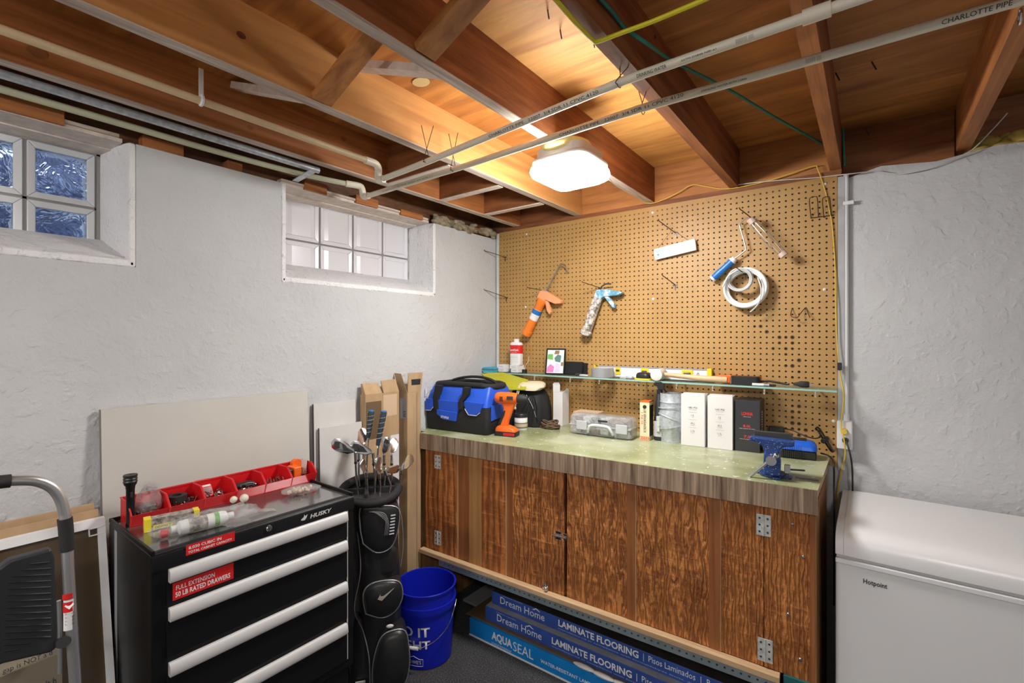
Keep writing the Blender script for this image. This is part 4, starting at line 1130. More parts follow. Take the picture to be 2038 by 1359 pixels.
m.hexa([(uA, -.0219, zb(uA) - .0585), (uB, -.0219, zb(uB) - .0585), (uB, .012, zb(uB) - .0585), (uA, .012, zb(uA) - .0585), (uA, -.0219, zb(uA) - .057), (uB, -.0219, zb(uB) - .057), (uB, .012, zb(uB) - .057), (uA, .012, zb(uA) - .057)])
m.build('slotted_angle', 'angle_grey', bench)
MB().box((u1 + .01, -.01, zb(u1) - .03), (UE - .01, .02, zb(u1) - .002)).build('corner_block', 'teal_paint', bench)
# hinges, latches, nails
def hinge(parent, px, py0, py1, wpx):
    u = uu(px); z1 = hit(px, py0, B_O, B_R)[1]; z0 = hit(px, py1, B_O, B_R)[1]
    w_ = (uu(px + wpx / 2) - uu(px - wpx / 2)) / 2
    h_ = MB().box((u - w_, -.0062, z0), (u - .003, -.0034, z1)).build('hinge', 'zinc_paint', parent)
    MB().box((u + .003, -.0062, z0), (u + w_, -.0034, z1)).build('leaf', 'zinc_paint', h_)
    MB().cyl((u, -.0062, z0), (u, -.0062, z1), .0034, .0034, 8).build('knuckle', 'zinc_paint', h_, smooth=40)
    for s in (-1, 1):
        for f_ in (.18, .5, .82):
            z = z0 + (z1 - z0) * f_
            MB().lathe([(.0001, .0012), (.0035, .0008), (.0038, 0)], (0, 0, 0), 8, Matrix.Translation((u + s * w_ * .55, -.0062, z)) @ Matrix.Rotation(R(90), 4, 'X')).build('screw', 'dark_steel', h_)
hinge(bench, 872.3, 905, 932, 12); hinge(bench, 872.3, 1056, 1083, 12)
hinge(bench, 1520, 1023, 1065, 29); hinge(bench, 1523, 1270, 1315, 30)
u, z = hit(1117, 1065, B_O, B_R)
l_ = MB().tube([(u - .035, -.016, z), (u + .03, -.016, z)], .005, 8).build('latch', 'chrome', bench, smooth=50)
MB().box((u - .022, -.011, z - .018), (u + .004, -.005, z + .02)).build('latch_plate', 'chrome', l_, bevel=.002); MB().box((u + .016, -.012, z - .014), (u + .034, -.003, z + .016)).build('latch_keeper', 'chrome', l_, bevel=.002)
u, z = hit(1087, 1166, B_O, B_R)
l_ = MB().tube([(u, -.014, z - .024), (u, -.014, z + .028)], .0045, 8).build('latch', 'chrome', bench, smooth=50)
MB().box((u - .014, -.011, z - .012), (u + .014, -.005, z + .012)).build('latch_plate', 'chrome', l_, bevel=.002); MB().ball((u + .008, -.018, z - .004), .008, 6).build('latch_knob', 'chrome', l_, smooth=80)
for px, py in ((1577, 1043), (1599, 1109), (1569, 1223), (1593, 1313)):
    u, z = hit(px, py, B_O, B_R)
    MB().lathe([(.0001, .003), (.005, .0025), (.0065, 0)], (0, 0, 0), 12, Matrix.Translation((u, -.0005, z)) @ Matrix.Rotation(R(90), 4, 'X')).build('screw', 'steel', bench, smooth=50)

# ================================================================ THINGS ON THE BENCH
TZ = BENCH_Z + .0006
def bench_item(name, label, cat, x, y, rz=0, **k): return thing(name, label, cat, (x, y, TZ), (0, 0, rz), **k)
# --- blue and black tool bag
GO = (-1.966, 1.820, TZ); GR = math.atan2(.04, .416)
t = thing('tool_bag', 'blue and black fabric tool bag with an open zip top', 'tool bag', GO, (0, 0, GR))
W_, D_ = .408, .27
rr = lambda z, g, w_=W_, d_=D_, yo=0: [(x + W_ / 2, y + D_ / 2 + yo, z) for x, y in rrect(w_ + g, d_ + g, .018, 4)]
MB().sections([rr(0, -.008), rr(.008, 0), rr(.09, .008), rr(.140, 0)]).build('base_body', 'black_fabric', t, smooth=50)
MB().sections([rr(.1405, -.002), rr(.18, -.008, W_, D_ - .015), rr(.225, -.02, W_, D_ - .05), rr(.242, -.03, W_, D_ - .07)], False).build('upper_body', 'bag_blue', t, smooth=60)
rim = [(x + W_ / 2, y + D_ / 2, .248 + .012 * math.cos((x) / W_ * 5)) for x, y in rrect(W_ - .035, D_ - .10, .05, 5)]
MB().tube(rim, .016, 8, closed=True).build('zip_rim', 'black_fabric', t, smooth=60)
arc = [(.03 + (W_ - .06) * k / 12, .16 + .03 * math.sin(math.pi * k / 12), .235 + .045 * math.sin(math.pi * k / 12) ** .5) for k in range(13)]
MB().tube(arc, .008, 6).build('mouth_frame', 'black_fabric', t, smooth=60)
MB().box((.03, .06, .12), (W_ - .03, D_ - .06, .236)).build('inner_lining', 'black_plastic', t)
def bag_patch(pts, mat, name, d0=.003, d1=.009, piping=None):
    P = [hit(x, y, GO, GR) for x, y in pts]
    P = [(max(.004, min(W_ + .01, a)), b_) for a, b_ in P]
    o = MB().prism(P, -d1, .02, 'y').build(name, mat, t, bevel=.003)
    if piping:
        MB().tube([(P[i][0], -d1 - .001, P[i][1]) for i in piping], .0016, 5).build('piping', 'white_plastic', o)
    return o
bag_patch([(842, 792), (864, 792), (864, 810), (859, 816), (842, 815)], 'bag_blue', 'pocket_flap', 0, .008, (2, 3, 4))
bag_patch([(871, 795), (914, 799), (913, 820), (871, 815)], 'bag_blue', 'pocket_panel', 0, .006)
bag_patch([(872, 814), (912, 820), (909, 838), (885, 834), (872, 823)], 'bag_blue', 'label_flap', 0, .014)
bag_patch([(925, 798), (962, 803), (957, 821), (950, 827), (934, 825), (927, 813)], 'bag_blue', 'pocket_flap', 0, .008, (2, 3, 4, 5))
bag_patch([(868, 766), (879, 767), (873, 790), (875, 815), (867, 815), (863, 790)], 'black_fabric', 'strap', 0, .010)
bag_patch([(923, 770), (934, 771), (932, 786), (922, 800), (922, 815), (914, 816), (913, 800), (921, 786)], 'black_fabric', 'strap', 0, .010)
u, z = hit(881, 829, GO, GR)
lettering('ETVFOI', .052, .013, 'white_ink', t, (u, -.0155, z - .004), (R(90), R(4), 0), bold=.03)
MB().tube([(hit(846, 767, GO, GR)[0] + .01, -.004, .225), (hit(851, 779, GO, GR)[0], -.008, .190), (hit(861, 770, GO, GR)[0], -.004, .222)], .0022, 5).build('reflective_trim', 'white_plastic', t)
# side pocket
MB().prism([(.03, .07), (.21, .09), (.20, .145), (.03, .15)], W_ + .002, W_ + .010, 'x').build('side_pocket', 'bag_blue', t, bevel=.003)
# --- drill
DO = on_z(1009, 866, TZ); DR = R(14)
t = thing('cordless_drill', 'orange cordless drill standing on its battery before the tool bag', 'drill', DO, (0, 0, DR))
MB().sections([[(x, y, z) for x, y in rrect(.118, .070, .012, 3)] for z in (.0, .003, .019, .022)]).build('battery', 'black_plastic', t, smooth=40)
MB().box((-.005, -.0365, .005), (.055, -.0352, .018)).build('battery_label', 'red_sticker', t)
lettering('BLACK+DECKER', .046, .006, 'ink', t, (.001, -.037, .008), FACE_Y)
MB().sections([[(x + o_, y, z) for x, y in rrect(w_, .062, .012, 3)] for z, w_, o_ in ((.0225, .112, 0), (.034, .106, -.002), (.042, .085, -.008), (.05, .05, -.016))]).build('foot', 'orange_plastic', t, smooth=50)
MB().sections([[(x + o_, y, z) for x, y in rrect(w_, .036, .013, 4)] for z, w_, o_ in ((.045, .048, -.018), (.075, .042, -.010), (.11, .044, .004), (.14, .056, .010), (.165, .075, .010))]).build('handle', 'orange_plastic', t, smooth=60)
MB().sections([[(x + o_, y, z) for x, y in rrect(w_, .040, .012, 4)] for z, w_, o_ in ((.055, .024, -.034), (.075, .024, -.026), (.105, .024, -.012), (.128, .018, -.004))]).build('rubber_grip', 'black_rubber', t, smooth=60)
MX = Matrix.Rotation(R(90), 4, 'Y')
MB().lathe([(.0001, -.066), (.018, -.064), (.028, -.054), (.031, -.035), (.031, .02), (.028, .048), (.025, .06), (.0001, .06)], (0, 0, 0), 20, Matrix.Translation((0, 0, .19)) @ MX).build('motor_housing', 'orange_plastic', t, smooth=50)
MB().lathe([(.0001, .06), (.023, .06), (.024, .09), (.018, .10), (.013, .112), (.0001, .112)], (0, 0, 0), 18, Matrix.Translation((0, 0, .19)) @ MX).build('chuck', 'black_rubber', t, smooth=40)
MB().box((.012, -.0325, .186), (.046, -.0305, .204)).build('badge', 'dark_steel', t)
for k in range(4): MB().box((-.028, -.0325, .176 + .007 * k), (-.010, -.0300, .179 + .007 * k)).build('vent_slot', 'black_plastic', t)
MB().box((.022, -.008, .145), (.034, .008, .162)).build('trigger', 'black_plastic', t, bevel=.003)
# --- black bag behind, lime folder, canvas pouch
t = bench_item('shoulder_bag', 'slumped black nylon bag behind the drill', 'bag', -1.585, 2.27, R(8))
MB().sections([[(x * k1, y * k1, z) for x, y in rrect(.23, .19, .05, 4)] for z, k1 in ((0, .96), (.03, 1.04), (.10, 1.0), (.16, .9), (.20, .72), (.215, .4))]).build('bag_body', 'black_fabric', t, smooth=60)
for k in range(5): MB().tube(smooth_path([(-.02 + .03 * k, -.098, .01 + .01 * k), (.0 + .025 * k, -.10, .07), (.03 + .015 * k, -.09, .15), (.02, -.05, .20)], 4), .004, 6).build('strap', 'black_plastic', t, smooth=60)
MB().tube(smooth_path([(.03, -.095, .18), (.07, -.10, .12), (.09, -.095, .06)], 4), .0018, 5).build('piping', 'tape_grey', t)
MB().tube(smooth_path([(-.035, -.10, .13), (-.030, -.104, .05), (-.034, -.10, .01)], 3), .013, 8).build('bottle', 'black_plastic', t, smooth=60)
t = bench_item('canvas_pouch', 'cream canvas drawstring pouch sagging over the black bag', 'pouch', -1.545, 2.24, R(20))
m = MB()
m.sections([[(x * a_, y * a_ - .03 + .02 * k, z) for x, y in rrect(.15, .11, .045, 5)] for k, (z, a_) in enumerate(((.205, .75), (.222, 1.05), (.238, 1.0), (.247, .75), (.243, .55)))])
m.build('pouch_body', 'canvas', t, smooth=70)
MB().tube(smooth_path([(-.055, -.075, .235), (-.062, -.088, .20), (-.068, -.09, .15), (-.075, -.09, .115)], 4), .003, 6).tube(smooth_path([(-.05, -.078, .235), (-.052, -.09, .20), (-.064, -.092, .15), (-.072, -.092, .115)], 4), .003, 6).build('drawstring', 'canvas', t, smooth=60)
MB().ball((-.0735, -.091, .108), .008, 6, (1, 1, 1.2)).build('knot', 'canvas', t, smooth=80)
lo = on_y(1005, 757, 2.15)
t = thing('folder', 'lime green plastic folder lying tilted on the bags', 'folder', lo)
c4 = [on_y(958, 745, 2.20), on_y(1000, 742, 2.27), on_y(1051, 757, 2.27), on_y(1046, 776, 2.14), on_y(1010, 776, 2.12), on_y(972, 757, 2.13)]
vs = [p - lo for p in c4] + [p - lo + Vector((0, 0, .004)) for p in c4]
MB().add(vs, [tuple(range(6)), tuple(range(11, 5, -1))] + [(i, (i + 1) % 6, 6 + (i + 1) % 6, 6 + i) for i in range(6)]).build('cover', 'lime', t)
# --- jar
jp = on_z(1042, 856.5, TZ)
t = thing('jar', 'small white jar with a black lid and green label', 'jar', (jp.x - .026, jp.y + .012, TZ))
MB().lathe([(.0001, 0), (.034, 0), (.036, .003), (.036, .066), (.033, .07), (.0001, .07)], (0, 0, 0), 24).build('jar_body', 'jar_white', t, smooth=40)
MB().lathe([(.0001, .0705), (.0375, .0705), (.0375, .086), (.035, .089), (.0001, .089)], (0, 0, 0), 24).build('lid', 'black_plastic', t, smooth=40)
MB().lathe([(.0363, .012), (.0363, .042)], (0, 0, 0), 24).build('label', 'jar_green', t, smooth=40)
MB().lathe([(.0365, .02), (.0365, .036)], (0, 0, 0), 48).build('label_band', 'tan_wood', t, smooth=40)
# --- brown cord bundle
t = bench_item('cord_bundle', 'tangled bundle of brown cord on the bench', 'cord', -1.415, 2.225)
for k in range(9):
    a0 = random.uniform(0, 6.28); rx = random.uniform(.035, .062); ry = random.uniform(.02, .035); zc = .008 + .004 * k
    MB().tube([(rx * math.cos(a0 + R(a)) + .006 * math.sin(k), ry * math.sin(a0 + R(a)), zc + .007 * math.sin(R(a) * 2 + k)) for a in range(0, 360, 24)], .0045, 6, closed=True).build('cord_loop', 'rope_brown', t, smooth=60)
# --- tall white carton, open flap
p = on_z(1104.5, 845, TZ)
t = thing('white_carton', 'tall narrow open white carton by the pegboard', 'box', (p.x + .022, 2.345, TZ), (0, 0, R(3)))
MB().box((-.025, -.02, 0), (.035, .06, .19)).build('carton_body', 'box_white', t, bevel=.001)
MB().prism([(-.025, .19), (.018, .19), (.020, .232), (.012, .246), (-.018, .244), (-.026, .236)], -.0205, -.019, 'y').build('flap', 'box_white', t); MB().prism([(-.01, .19), (.06, .19), (.055, .205), (.03, .21)], .0345, .036, 'x').build('flap', 'box_white', t)
# --- tan block
t = bench_item('wood_block', 'pale wooden box behind the clear organiser case', 'box', -1.235, 2.332, R(2))
MB().box((-.07, -.045, 0), (.07, .05, .098)).build('block', 'tan_wood', t, bevel=.002)
MB().box((-.085, -.05, 0), (-.0705, .03, .045)).build('block_step', 'tan_wood', t, bevel=.002)
# --- clear organiser
OO = (-1.262, 2.172, TZ); OR_ = R(2)
t = thing('organiser_case', 'clear plastic organiser case full of rusty hardware', 'case', OO, (0, 0, OR_))
W_, D_, H_ = .335, .10, .105
MB().sections([[(x + W_ / 2, y + D_ / 2, z) for x, y in rrect(W_ - g, D_ - g, .02, 3)] for z, g in ((0, .02), (.008, .0), (.05, 0), (.052, .0))]).build('tray', 'clear_plastic', t, smooth=40)
MB().sections([[(x + W_ / 2, y + D_ / 2, z) for x, y in rrect(W_ - g, D_ - g, .02, 3)] for z, g in ((.0525, 0), (.09, 0), (.102, .015), (H_, .03))]).build('lid', 'clear_plastic', t, smooth=40)
for k, x in enumerate((.045, .26)):
    MB().box((x, -.010, .028), (x + .06, .0, .074)).build('clasp', 'spray_panel', t, bevel=.004)
MB().tube(smooth_path([(.11, -.004, .02), (.12, -.018, .04), (.14, -.022, .06), (.22, -.022, .06), (.24, -.018, .04), (.245, -.004, .02)], 4), .007, 8).build('handle', 'block_rim', t, smooth=60)
MB().box((.165, -.008, .078), (.215, .0, .086)).build('catch', 'black_plastic', t, bevel=.002)
for k in range(26):
    x = random.uniform(.03, W_ - .03); y = random.uniform(.025, D_ - .02); l = random.uniform(.015, .04); a = random.uniform(0, 3.1)
    MB().cyl((x, y, random.uniform(.075, .094)), (x + l * math.cos(a) * .6, min(D_ - .01, max(.012, y + l * math.sin(a))), random.uniform(.07, .094)), .003, .003, 6).build('hardware_piece', 'rusty' if k % 3 else 'nuts', t)
MB().box((.001, -.0012, .0495), (W_ - .001, D_ + .001, .0532)).build('seal', 'spray_panel', t)
for k in range(6):
    MB().box((.018 + .05 * k, .012, .010), (.062 + .05 * k, D_ - .012, .048)).build('compartment', ('zinc_paint', 'nuts', 'rusty', 'panel_white', 'nuts', 'zinc_paint')[k], t, bevel=.004)
    MB().box((.020 + .05 * k, .014, .060), (.060 + .05 * k, D_ - .014, .092)).build('compartment', ('rusty', 'panel_white', 'nuts', 'zinc_paint', 'rusty', 'rusty')[k], t, bevel=.006)
# --- narrow screwdriver box
p = on_z(1271, 875.5, TZ)
t = thing('screwdriver_box', 'narrow cream and orange tool box standing upright', 'box', (p.x + .002, p.y + .01, TZ), (0, 0, R(4)))
MB().box((0, 0, 0), (.047, .06, .183)).build('carton', 'cream_box', t, bevel=.001)
MB().box((.001, .001, .1832), (.046, .059, .19)).build('carton_top', 'orange_plastic', t)
MB().box((.0472, .002, .02), (.0478, .058, .17)).build('side_print', 'ink', t)
for k in range(5):
    x = .002 + .0087 * k
    MB().prism([(x, .003), (x + .005, .003), (x + .0095, .011), (x + .005, .019), (x, .019), (x + .0045, .011)], -.0012, -.0004, 'y').build('chevron', 'orange_ink', t)
lettering('SCREWDRIVER SET', .115, .012, 'ink', t, (.031, -.0006, .038), (R(90), R(-90), 0), bold=.01)
lettering('30 IN 1', .06, .010, 'orange_ink', t, (.016, -.0006, .075), (R(90), R(-90), 0), bold=.01)
MB().lathe([(.0001, .0006), (.0095, .0006), (.0095, 0)], (0, 0, 0), 18, Matrix.Translation((.024, -.0002, .162)) @ Matrix.Rotation(R(90), 4, 'X')).build('emblem', 'ink', t)
# --- spray bottle
p = on_z(1306, 877, TZ)
t = thing('spray_bottle', 'slim black trigger spray bottle between the box and the metal duct', 'bottle', (p.x + .004, p.y + .035, TZ), (0, 0, R(10)))
MB().sections([[(x, y, z) for x, y in rrect(w_, d_, min(w_, d_) * .35, 4)] for z, w_, d_ in ((0, .044, .06), (.006, .05, .066), (.10, .048, .064), (.16, .040, .05), (.205, .030, .036), (.225, .026, .026))]).build('bottle_body', 'spray_black', t, smooth=50)
MB().lathe([(.0001, .2255), (.014, .2255), (.014, .245), (.0001, .245)], (0, 0, 0), 14).build('collar', 'black_plastic', t, smooth=40)
MB().prism([(-.028, .272), (-.02, .283), (.01, .285), (.024, .276), (.024, .246), (.012, .2455), (-.006, .2455), (-.012, .262), (-.026, .264)], -.011, .011, 'y').build('sprayer_head', 'black_plastic', t, bevel=.003)
MB().tube(smooth_path([(.018, 0, .25), (.028, 0, .242), (.03, 0, .232)], 3), .004, 6).build('trigger', 'black_plastic', t)
MB().sections([[(x * 1.01, y * 1.01, z) for x, y in rrect(.0505, .066, .018, 4)] for z in (.02, .095)], False).build('label', 'spray_panel', t, smooth=40)
# --- galvanised duct
p = on_z(1337, 881, TZ)
t = thing('duct_pipe', 'short galvanised sheet metal duct with a crimped end and wire bands', 'duct', (-.772, 2.302, TZ))
t.scale = (.94, .94, 1)
m = MB(); prof_ = [(.0535, 0), (.0535, .05), (.058, .056), (.0605, .075), (.061, .135), (.057, .155), (.0535, .18), (.0535, .185), (.057, .190), (.053, .198), (.0535, .232), (.0515, .232), (.0515, .02)]
n = 48; base = len(m.v)
for r_, z in prof_:
    for k in range(n):
        a = 2 * math.pi * k / n; q_ = r_ * (1 - (.035 if (z < .05 and k % 2) else 0)); m.v.append((q_ * math.cos(a), q_ * math.sin(a), z))
for i in range(len(prof_) - 1):
    for k in range(n): m.f.append((base + i * n + k, base + i * n + (k + 1) % n, base + (i + 1) * n + (k + 1) % n, base + (i + 1) * n + k))
m.build('duct_body', 'galvanised', t, smooth=50)
for z0, tilt in ((.075, .012), (.112, -.022), (.168, .006)):
    MB().tube([(.0625 * math.cos(R(a)), .0625 * math.sin(R(a)), z0 + tilt * math.cos(R(a - 30))) for a in range(0, 360, 15)], .0026, 6, closed=True).build('wire_band', 'galvanised', t, smooth=60)
MB().box((-.062, -.045, .045), (-.045, -.036, .12)).build('strap_tab', 'zinc_paint', t, bevel=.002)
# --- two white cartons and a dark one
def print_box(name, label, x0, y0, w_, d_, h_, rz, mat):
    t = thing(name, label, 'box', (x0, y0, TZ), (0, 0, rz))
    MB().box((0, 0, 0), (w_, d_, h_)).build('carton', mat, t, bevel=.0012)
    return t
for (x0, y0, txt, lab) in ((-.7085, 2.2495, '180 PSI', 'white printed carton beside the metal duct'), (-.593, 2.259, '160 PSI', 'white printed carton beside the dark carton')):
    t = print_box('white_printed_carton', lab, x0, y0, .1045, .10, .236, R(5), 'box_white')
    t['group'] = 'white printed cartons'
    MB().hexa([(.003, .003, .2363), (.1, .003, .2363), (.1, .05, .2363), (.003, .05, .2363), (.003, .003, .2368), (.1, .003, .2368), (.1, .05, .240), (.003, .05, .240)]).build('flap', 'box_white', t)
    for txt2, w_, h_, z, mt in ((txt, .038, .0085, .172, 'ink'), ('max pressure', .034, .004, .164, 'grey_ink'), ('12', .009, .009, .136, 'ink'), ('volt', .009, .003, .130, 'grey_ink'), ('ALL', .019, .008, .101, 'ink'), ('inflatables', .022, .004, .094, 'grey_ink'), ('1.1%' if '80' in txt else '1.1L', .017, .009, .064, 'ink'), ('error', .014, .003, .058, 'grey_ink')):
        lettering(txt2, w_, h_, mt, t, (.052, -.0006, z), FACE_Y, align='CENTER')
    for z in (.155, .121, .085): MB().box((.034, -.0008, z), (.070, -.0003, z + .0006)).build('rule', 'grey_ink', t)
t = print_box('dark_carton', 'charcoal carton with red printing behind the vise', -.4835, 2.282, .1, .15, .222, R(3), 'dark_box')
for txt2, w_, h_, z, mt in (('LOHHA', .045, .015, .158, 'red_ink'), ('electronic', .03, .003, .151, 'white_ink'), ('8.0L', .032, .011, .106, 'red_ink'), ('large capacity air pump', .062, .004, .098, 'white_ink'), ('7.0', .026, .011, .060, 'red_ink'), ('rated output level', .06, .004, .052, 'white_ink')):
    lettering(txt2, w_, h_, mt, t, (.05, -.0006, z), FACE_Y, align='CENTER', bold=.02 if mt == 'red_ink' else 0)
for k in range(8): MB().box((.1003, .05 + .004 * (k % 2), .09 + .011 * k), (.1008, .085, .094 + .011 * k)).build('side_print', 'white_ink', t)
# --- bench vise
VO = on_z(1535, 951, TZ); VO.y += .03
t = thing('bench_vise', 'speckled blue bench vise bolted at the right end of the bench', 'vise', VO, (0, 0, R(4)))
MB().prism([(-.024, .0125), (.026, .0125), (.028, .06), (.024, .09), (.026, .105), (.036, .116), (.068, .120), (.070, .138), (-.070, .142), (-.072, .126), (-.046, .122), (-.030, .112), (-.024, .095), (-.026, .05)], -.045, -.008, 'y').build('front_jaw', 'vise_blue', t, bevel=.005, seg=3)
MB().prism([(-.022, .02), (.022, .02), (.024, .10), (.066, .118), (.066, .138), (-.066, .138), (-.066, .118), (-.024, .10)], .005, .045, 'y').build('rear_jaw', 'vise_blue', t, bevel=.005, seg=3)
MB().box((-.058, -.012, .139), (.062, -.006, .158)).build('jaw_plate', 'dark_steel', t, bevel=.001); MB().box((-.058, .004, .138), (.062, .010, .158)).build('jaw_plate', 'dark_steel', t, bevel=.001)
for k in range(4): MB().box((-.057, -.0128, .1425 + .004 * k), (.061, -.0121, .144 + .004 * k)).build('jaw_serration', 'black_plastic', t)
MB().lathe([(.0001, 0), (.042, 0), (.045, .004), (.045, .012), (.0001, .012)], (0, .01, 0), 24).build('swivel_base', 'vise_blue', t, smooth=40)
for a in (0, 180, 300):
    MB().box((.03, -.014, .0), (.062, .014, .009), Matrix.Translation((0, .01, 0)) @ Matrix.Rotation(R(a - 15), 4, 'Z')).build('base_lug', 'vise_blue', t, bevel=.005)
MB().cyl((.045, -.02, .012), (.045, -.02, .04), .006, .006, 8).build('lock_bolt', 'dark_steel', t, smooth=40)
MB().tube([(.048, -.014, .034), (.098, .01, .032)], .0032, 8).build('lock_handle', 'dark_steel', t, smooth=40)
MB().box((.038, -.028, .022), (.056, -.012, .052)).build('lock_block', 'steel', t, bevel=.002)
MB().tube([(0, -.045, .068), (0, -.066, .068)], [.018, .017], 18).build('screw_head', 'steel', t, smooth=40)
MB().tube([(.012, -.058, .084), (-.092, -.058, -.022)], .0058, 10).build('handle_bar', 'steel', t, smooth=40)
MB().ball((.0145, -.058, .087), .0095, 8).build('bar_end', 'steel', t, smooth=80); MB().ball((-.093, -.058, -.023), .0095, 8).build('bar_end', 'steel', t, smooth=80)
# --- battery charger
t = thing('battery_charger', 'blue and black ribbed battery charger beside the vise', 'charger', (-.245, 2.315, TZ), (0, 0, R(5)))
MB().box((-.066, -.048, 0), (.066, .05, .036)).build('lower_shell', 'black_plastic', t, bevel=.008)
MB().sections([[(x, y, z) for x, y in rrect(.136 - g, .104 - g, .02, 4)] for z, g in ((.0365, 0), (.052, .004), (.066, .022), (.072, .05))]).build('upper_shell', 'charger_blue', t, smooth=50)
for k in range(11):
    MB().box((-.056 + .0072 * k, -.0535, .004), (-.053 + .0072 * k, -.047, .033)).build('fin', 'black_rubber', t)
    if k < 9: MB().tube([(-.053 + .0078 * k, -.053, .040), (-.053 + .0078 * k, -.049, .054), (-.053 + .0078 * k, -.036, .068)], .0022, 5).build('rib', 'charger_blue', t)
MB().box((-.02, -.02, .0722), (.03, .03, .076)).build('battery_socket', 'black_plastic', t, bevel=.002)
t = thing('adapter', 'small black charging adapter behind the vise jaws', 'adapter', (-.335, 2.39, TZ), (0, 0, R(10)))
MB().box((-.03, -.02, 0), (.03, .02, .105)).build('adapter_body', 'black_plastic', t, bevel=.004); MB().box((-.02, -.022, .09), (.025, -.0205, .105)).build('rib', 'black_rubber', t)
cable('thin_lead', [(-.31, 2.39, TZ + .10), (-.27, 2.36, TZ + .10), (-.21, 2.34, TZ + .082), (-.18, 2.36, TZ + .078), (-.17, 2.38, TZ + .09)], .0025, 'cable_black', 'thin black cord running over the blue charger')
t = thing('coiled_cord', 'black cord folded and tied, leaning on the pegboard by the charger', 'cord', (-.155, 2.40, TZ))
for k in range(4):
    MB().tube(smooth_path([(-.028, -.01 + .006 * k, .105), (-.034, -.012 + .006 * k, .112), (-.02, -.014 + .006 * k, .112), (.025, -.03 + .006 * k, .036), (.03, -.03 + .006 * k, .028), (.018, -.028 + .006 * k, .032), (-.026, -.01 + .006 * k, .104)], 4), .0028, 6).build('cord_loop', 'cable_black', t, smooth=60)
MB().tube([(-.006, -.03, .065), (.006, .0, .075)], .010, 8).build('tie', 'black_rubber', t)
cable('charger_lead', [(-.17, 2.385, TZ + .012), (-.138, 2.37, TZ + .006), (-.122, 2.33, TZ - .02), (-.118, 2.28, TZ - .12), (-.116, 2.25, TZ - .30), (-.117, 2.25, TZ - .55)], .0035, 'cable_black', 'black lead hanging over the right end of the bench')
# --- loose long bolt
o = MB().tube([(-.03, 0, .0035), (.04, .004, .0035)], .0028, 7).build('steel_pin', 'dark_steel', None, smooth=40); o.location = (-.185, 1.95, TZ); tag(o, 'thin dark steel pin lying on the bench beside the vise', 'pin')

# ================================================================ UNDER AND BESIDE THE BENCH
# --- flooring cartons
def flooring(name, label, x0, y0, z0, w_, d_, h_, rz, mat, grp):
    t = thing(name, label, 'box', (x0, y0, z0), (0, 0, rz), group=grp)
    MB().box((0, 0, 0), (w_, d_, h_)).build('carton', mat, t, bevel=.002)
    return t
t = flooring('flooring_carton', 'bright blue flooring carton lying on the carpet', -1.628, 1.803, .0005, 1.34, .2, .088, R(.6), 'box_cyan', 'flooring cartons under the bench')
lettering('AQUA', .125, .046, 'white_ink', t, (.145, -.0015, .028), FACE_Y, bold=.035)
lettering('SEAL', .115, .044, 'white_ink', t, (.275, -.0015, .028), FACE_Y)
lettering('24 HOUR WATERPROOF', .12, .010, 'white_ink', t, (.145, -.0015, .012), FACE_Y)
lettering('WATER-RESISTANT LAMINATE FLOORING | SUELO LAMINADO', .62, .020, 'white_ink', t, (.43, -.0015, .030), FACE_Y, bold=.01)
MB().box((0, -.0014, .001), (1.34, -.0008, .010)).build('worn_edge', 'photo_white', t)
t = thing('brown_sheet', 'brown cardboard sheet between the flooring cartons', 'sheet', (-1.63, 1.812, .0892), (0, 0, R(.6)))
MB().box((-.03, .004, 0), (1.33, .2, .006)).build('sheet', 'brown_sheet', t)
t = thing('torn_bag', 'torn white paper packing showing on the bright blue carton', 'packing', (-.98, 1.818, .0957))
m = MB()
for k in range(7): m.ball((.09 * k, -.004 - .002 * (k % 2), .004), .05, 6, (1.1, .25, .18))
m.build('paper', 'panel_white', t, smooth=70)
for i, (x0, y0, z0, lab) in enumerate(((-1.548, 1.833, .0957, 'navy laminate flooring carton, lower of the two'), (-1.533, 1.866, .1652, 'navy laminate flooring carton, top of the stack'))):
    t = flooring('flooring_carton', lab, x0, y0, z0, 1.26, .19, .0685 if i == 0 else .062, R(.8), 'box_navy', 'flooring cartons under the bench')
    h_ = .0685
    lettering('Dream Home', .26, .034, 'white_ink', t, (.075 - .02 * i, -.0015, .018), FACE_Y)
    MB().prism([(.245, .052), (.268, .064), (.291, .052), (.283, .052), (.268, .059), (.257, .052)], -.0016, -.0008, 'y').build('roof_emblem', 'white_ink', t)
    lettering('transform tranquility', .12, .006, 'pale_ink', t, (.07, -.0015, .056), FACE_Y)
    lettering('LAMINATE FLOORING', .38, .030, 'white_ink', t, (.39, -.0015, .024), FACE_Y, bold=.025)
    lettering('|  Pisos Laminados  |  Rev\u00eatement de Sol', .46, .032, 'white_ink', t, (.79, -.0015, .022), FACE_Y)
    lettering('manufactured in compliance with formaldehyde limits, distributed by', .72, .006, 'pale_ink', t, (.39, -.0015, .010), FACE_Y)
    MB().box((.002, .002, h_ - (0 if i == 0 else .0065)), (1.258, .188, h_ + .0007 - (0 if i == 0 else .0065))).build('carton_top', 'box_edge' if i == 0 else 'dark_sheet', t)
for k in range(3):
    o = MB().box((0, 0, 0), (.12 - .01 * k, .35, .012)).build('floor_plank', 'vinyl_strip', None, bevel=.001)
    o.location = (-1.86 + .012 * k, 2.02 - .02 * k, .0005 + .0125 * k); o.rotation_euler = (0, 0, R(-6 + 3 * k))
    tag(o, ('lowest', 'middle', 'topmost')[k] + ' grey vinyl plank in the dark pile under the bench', 'plank', 'spare planks under the bench')
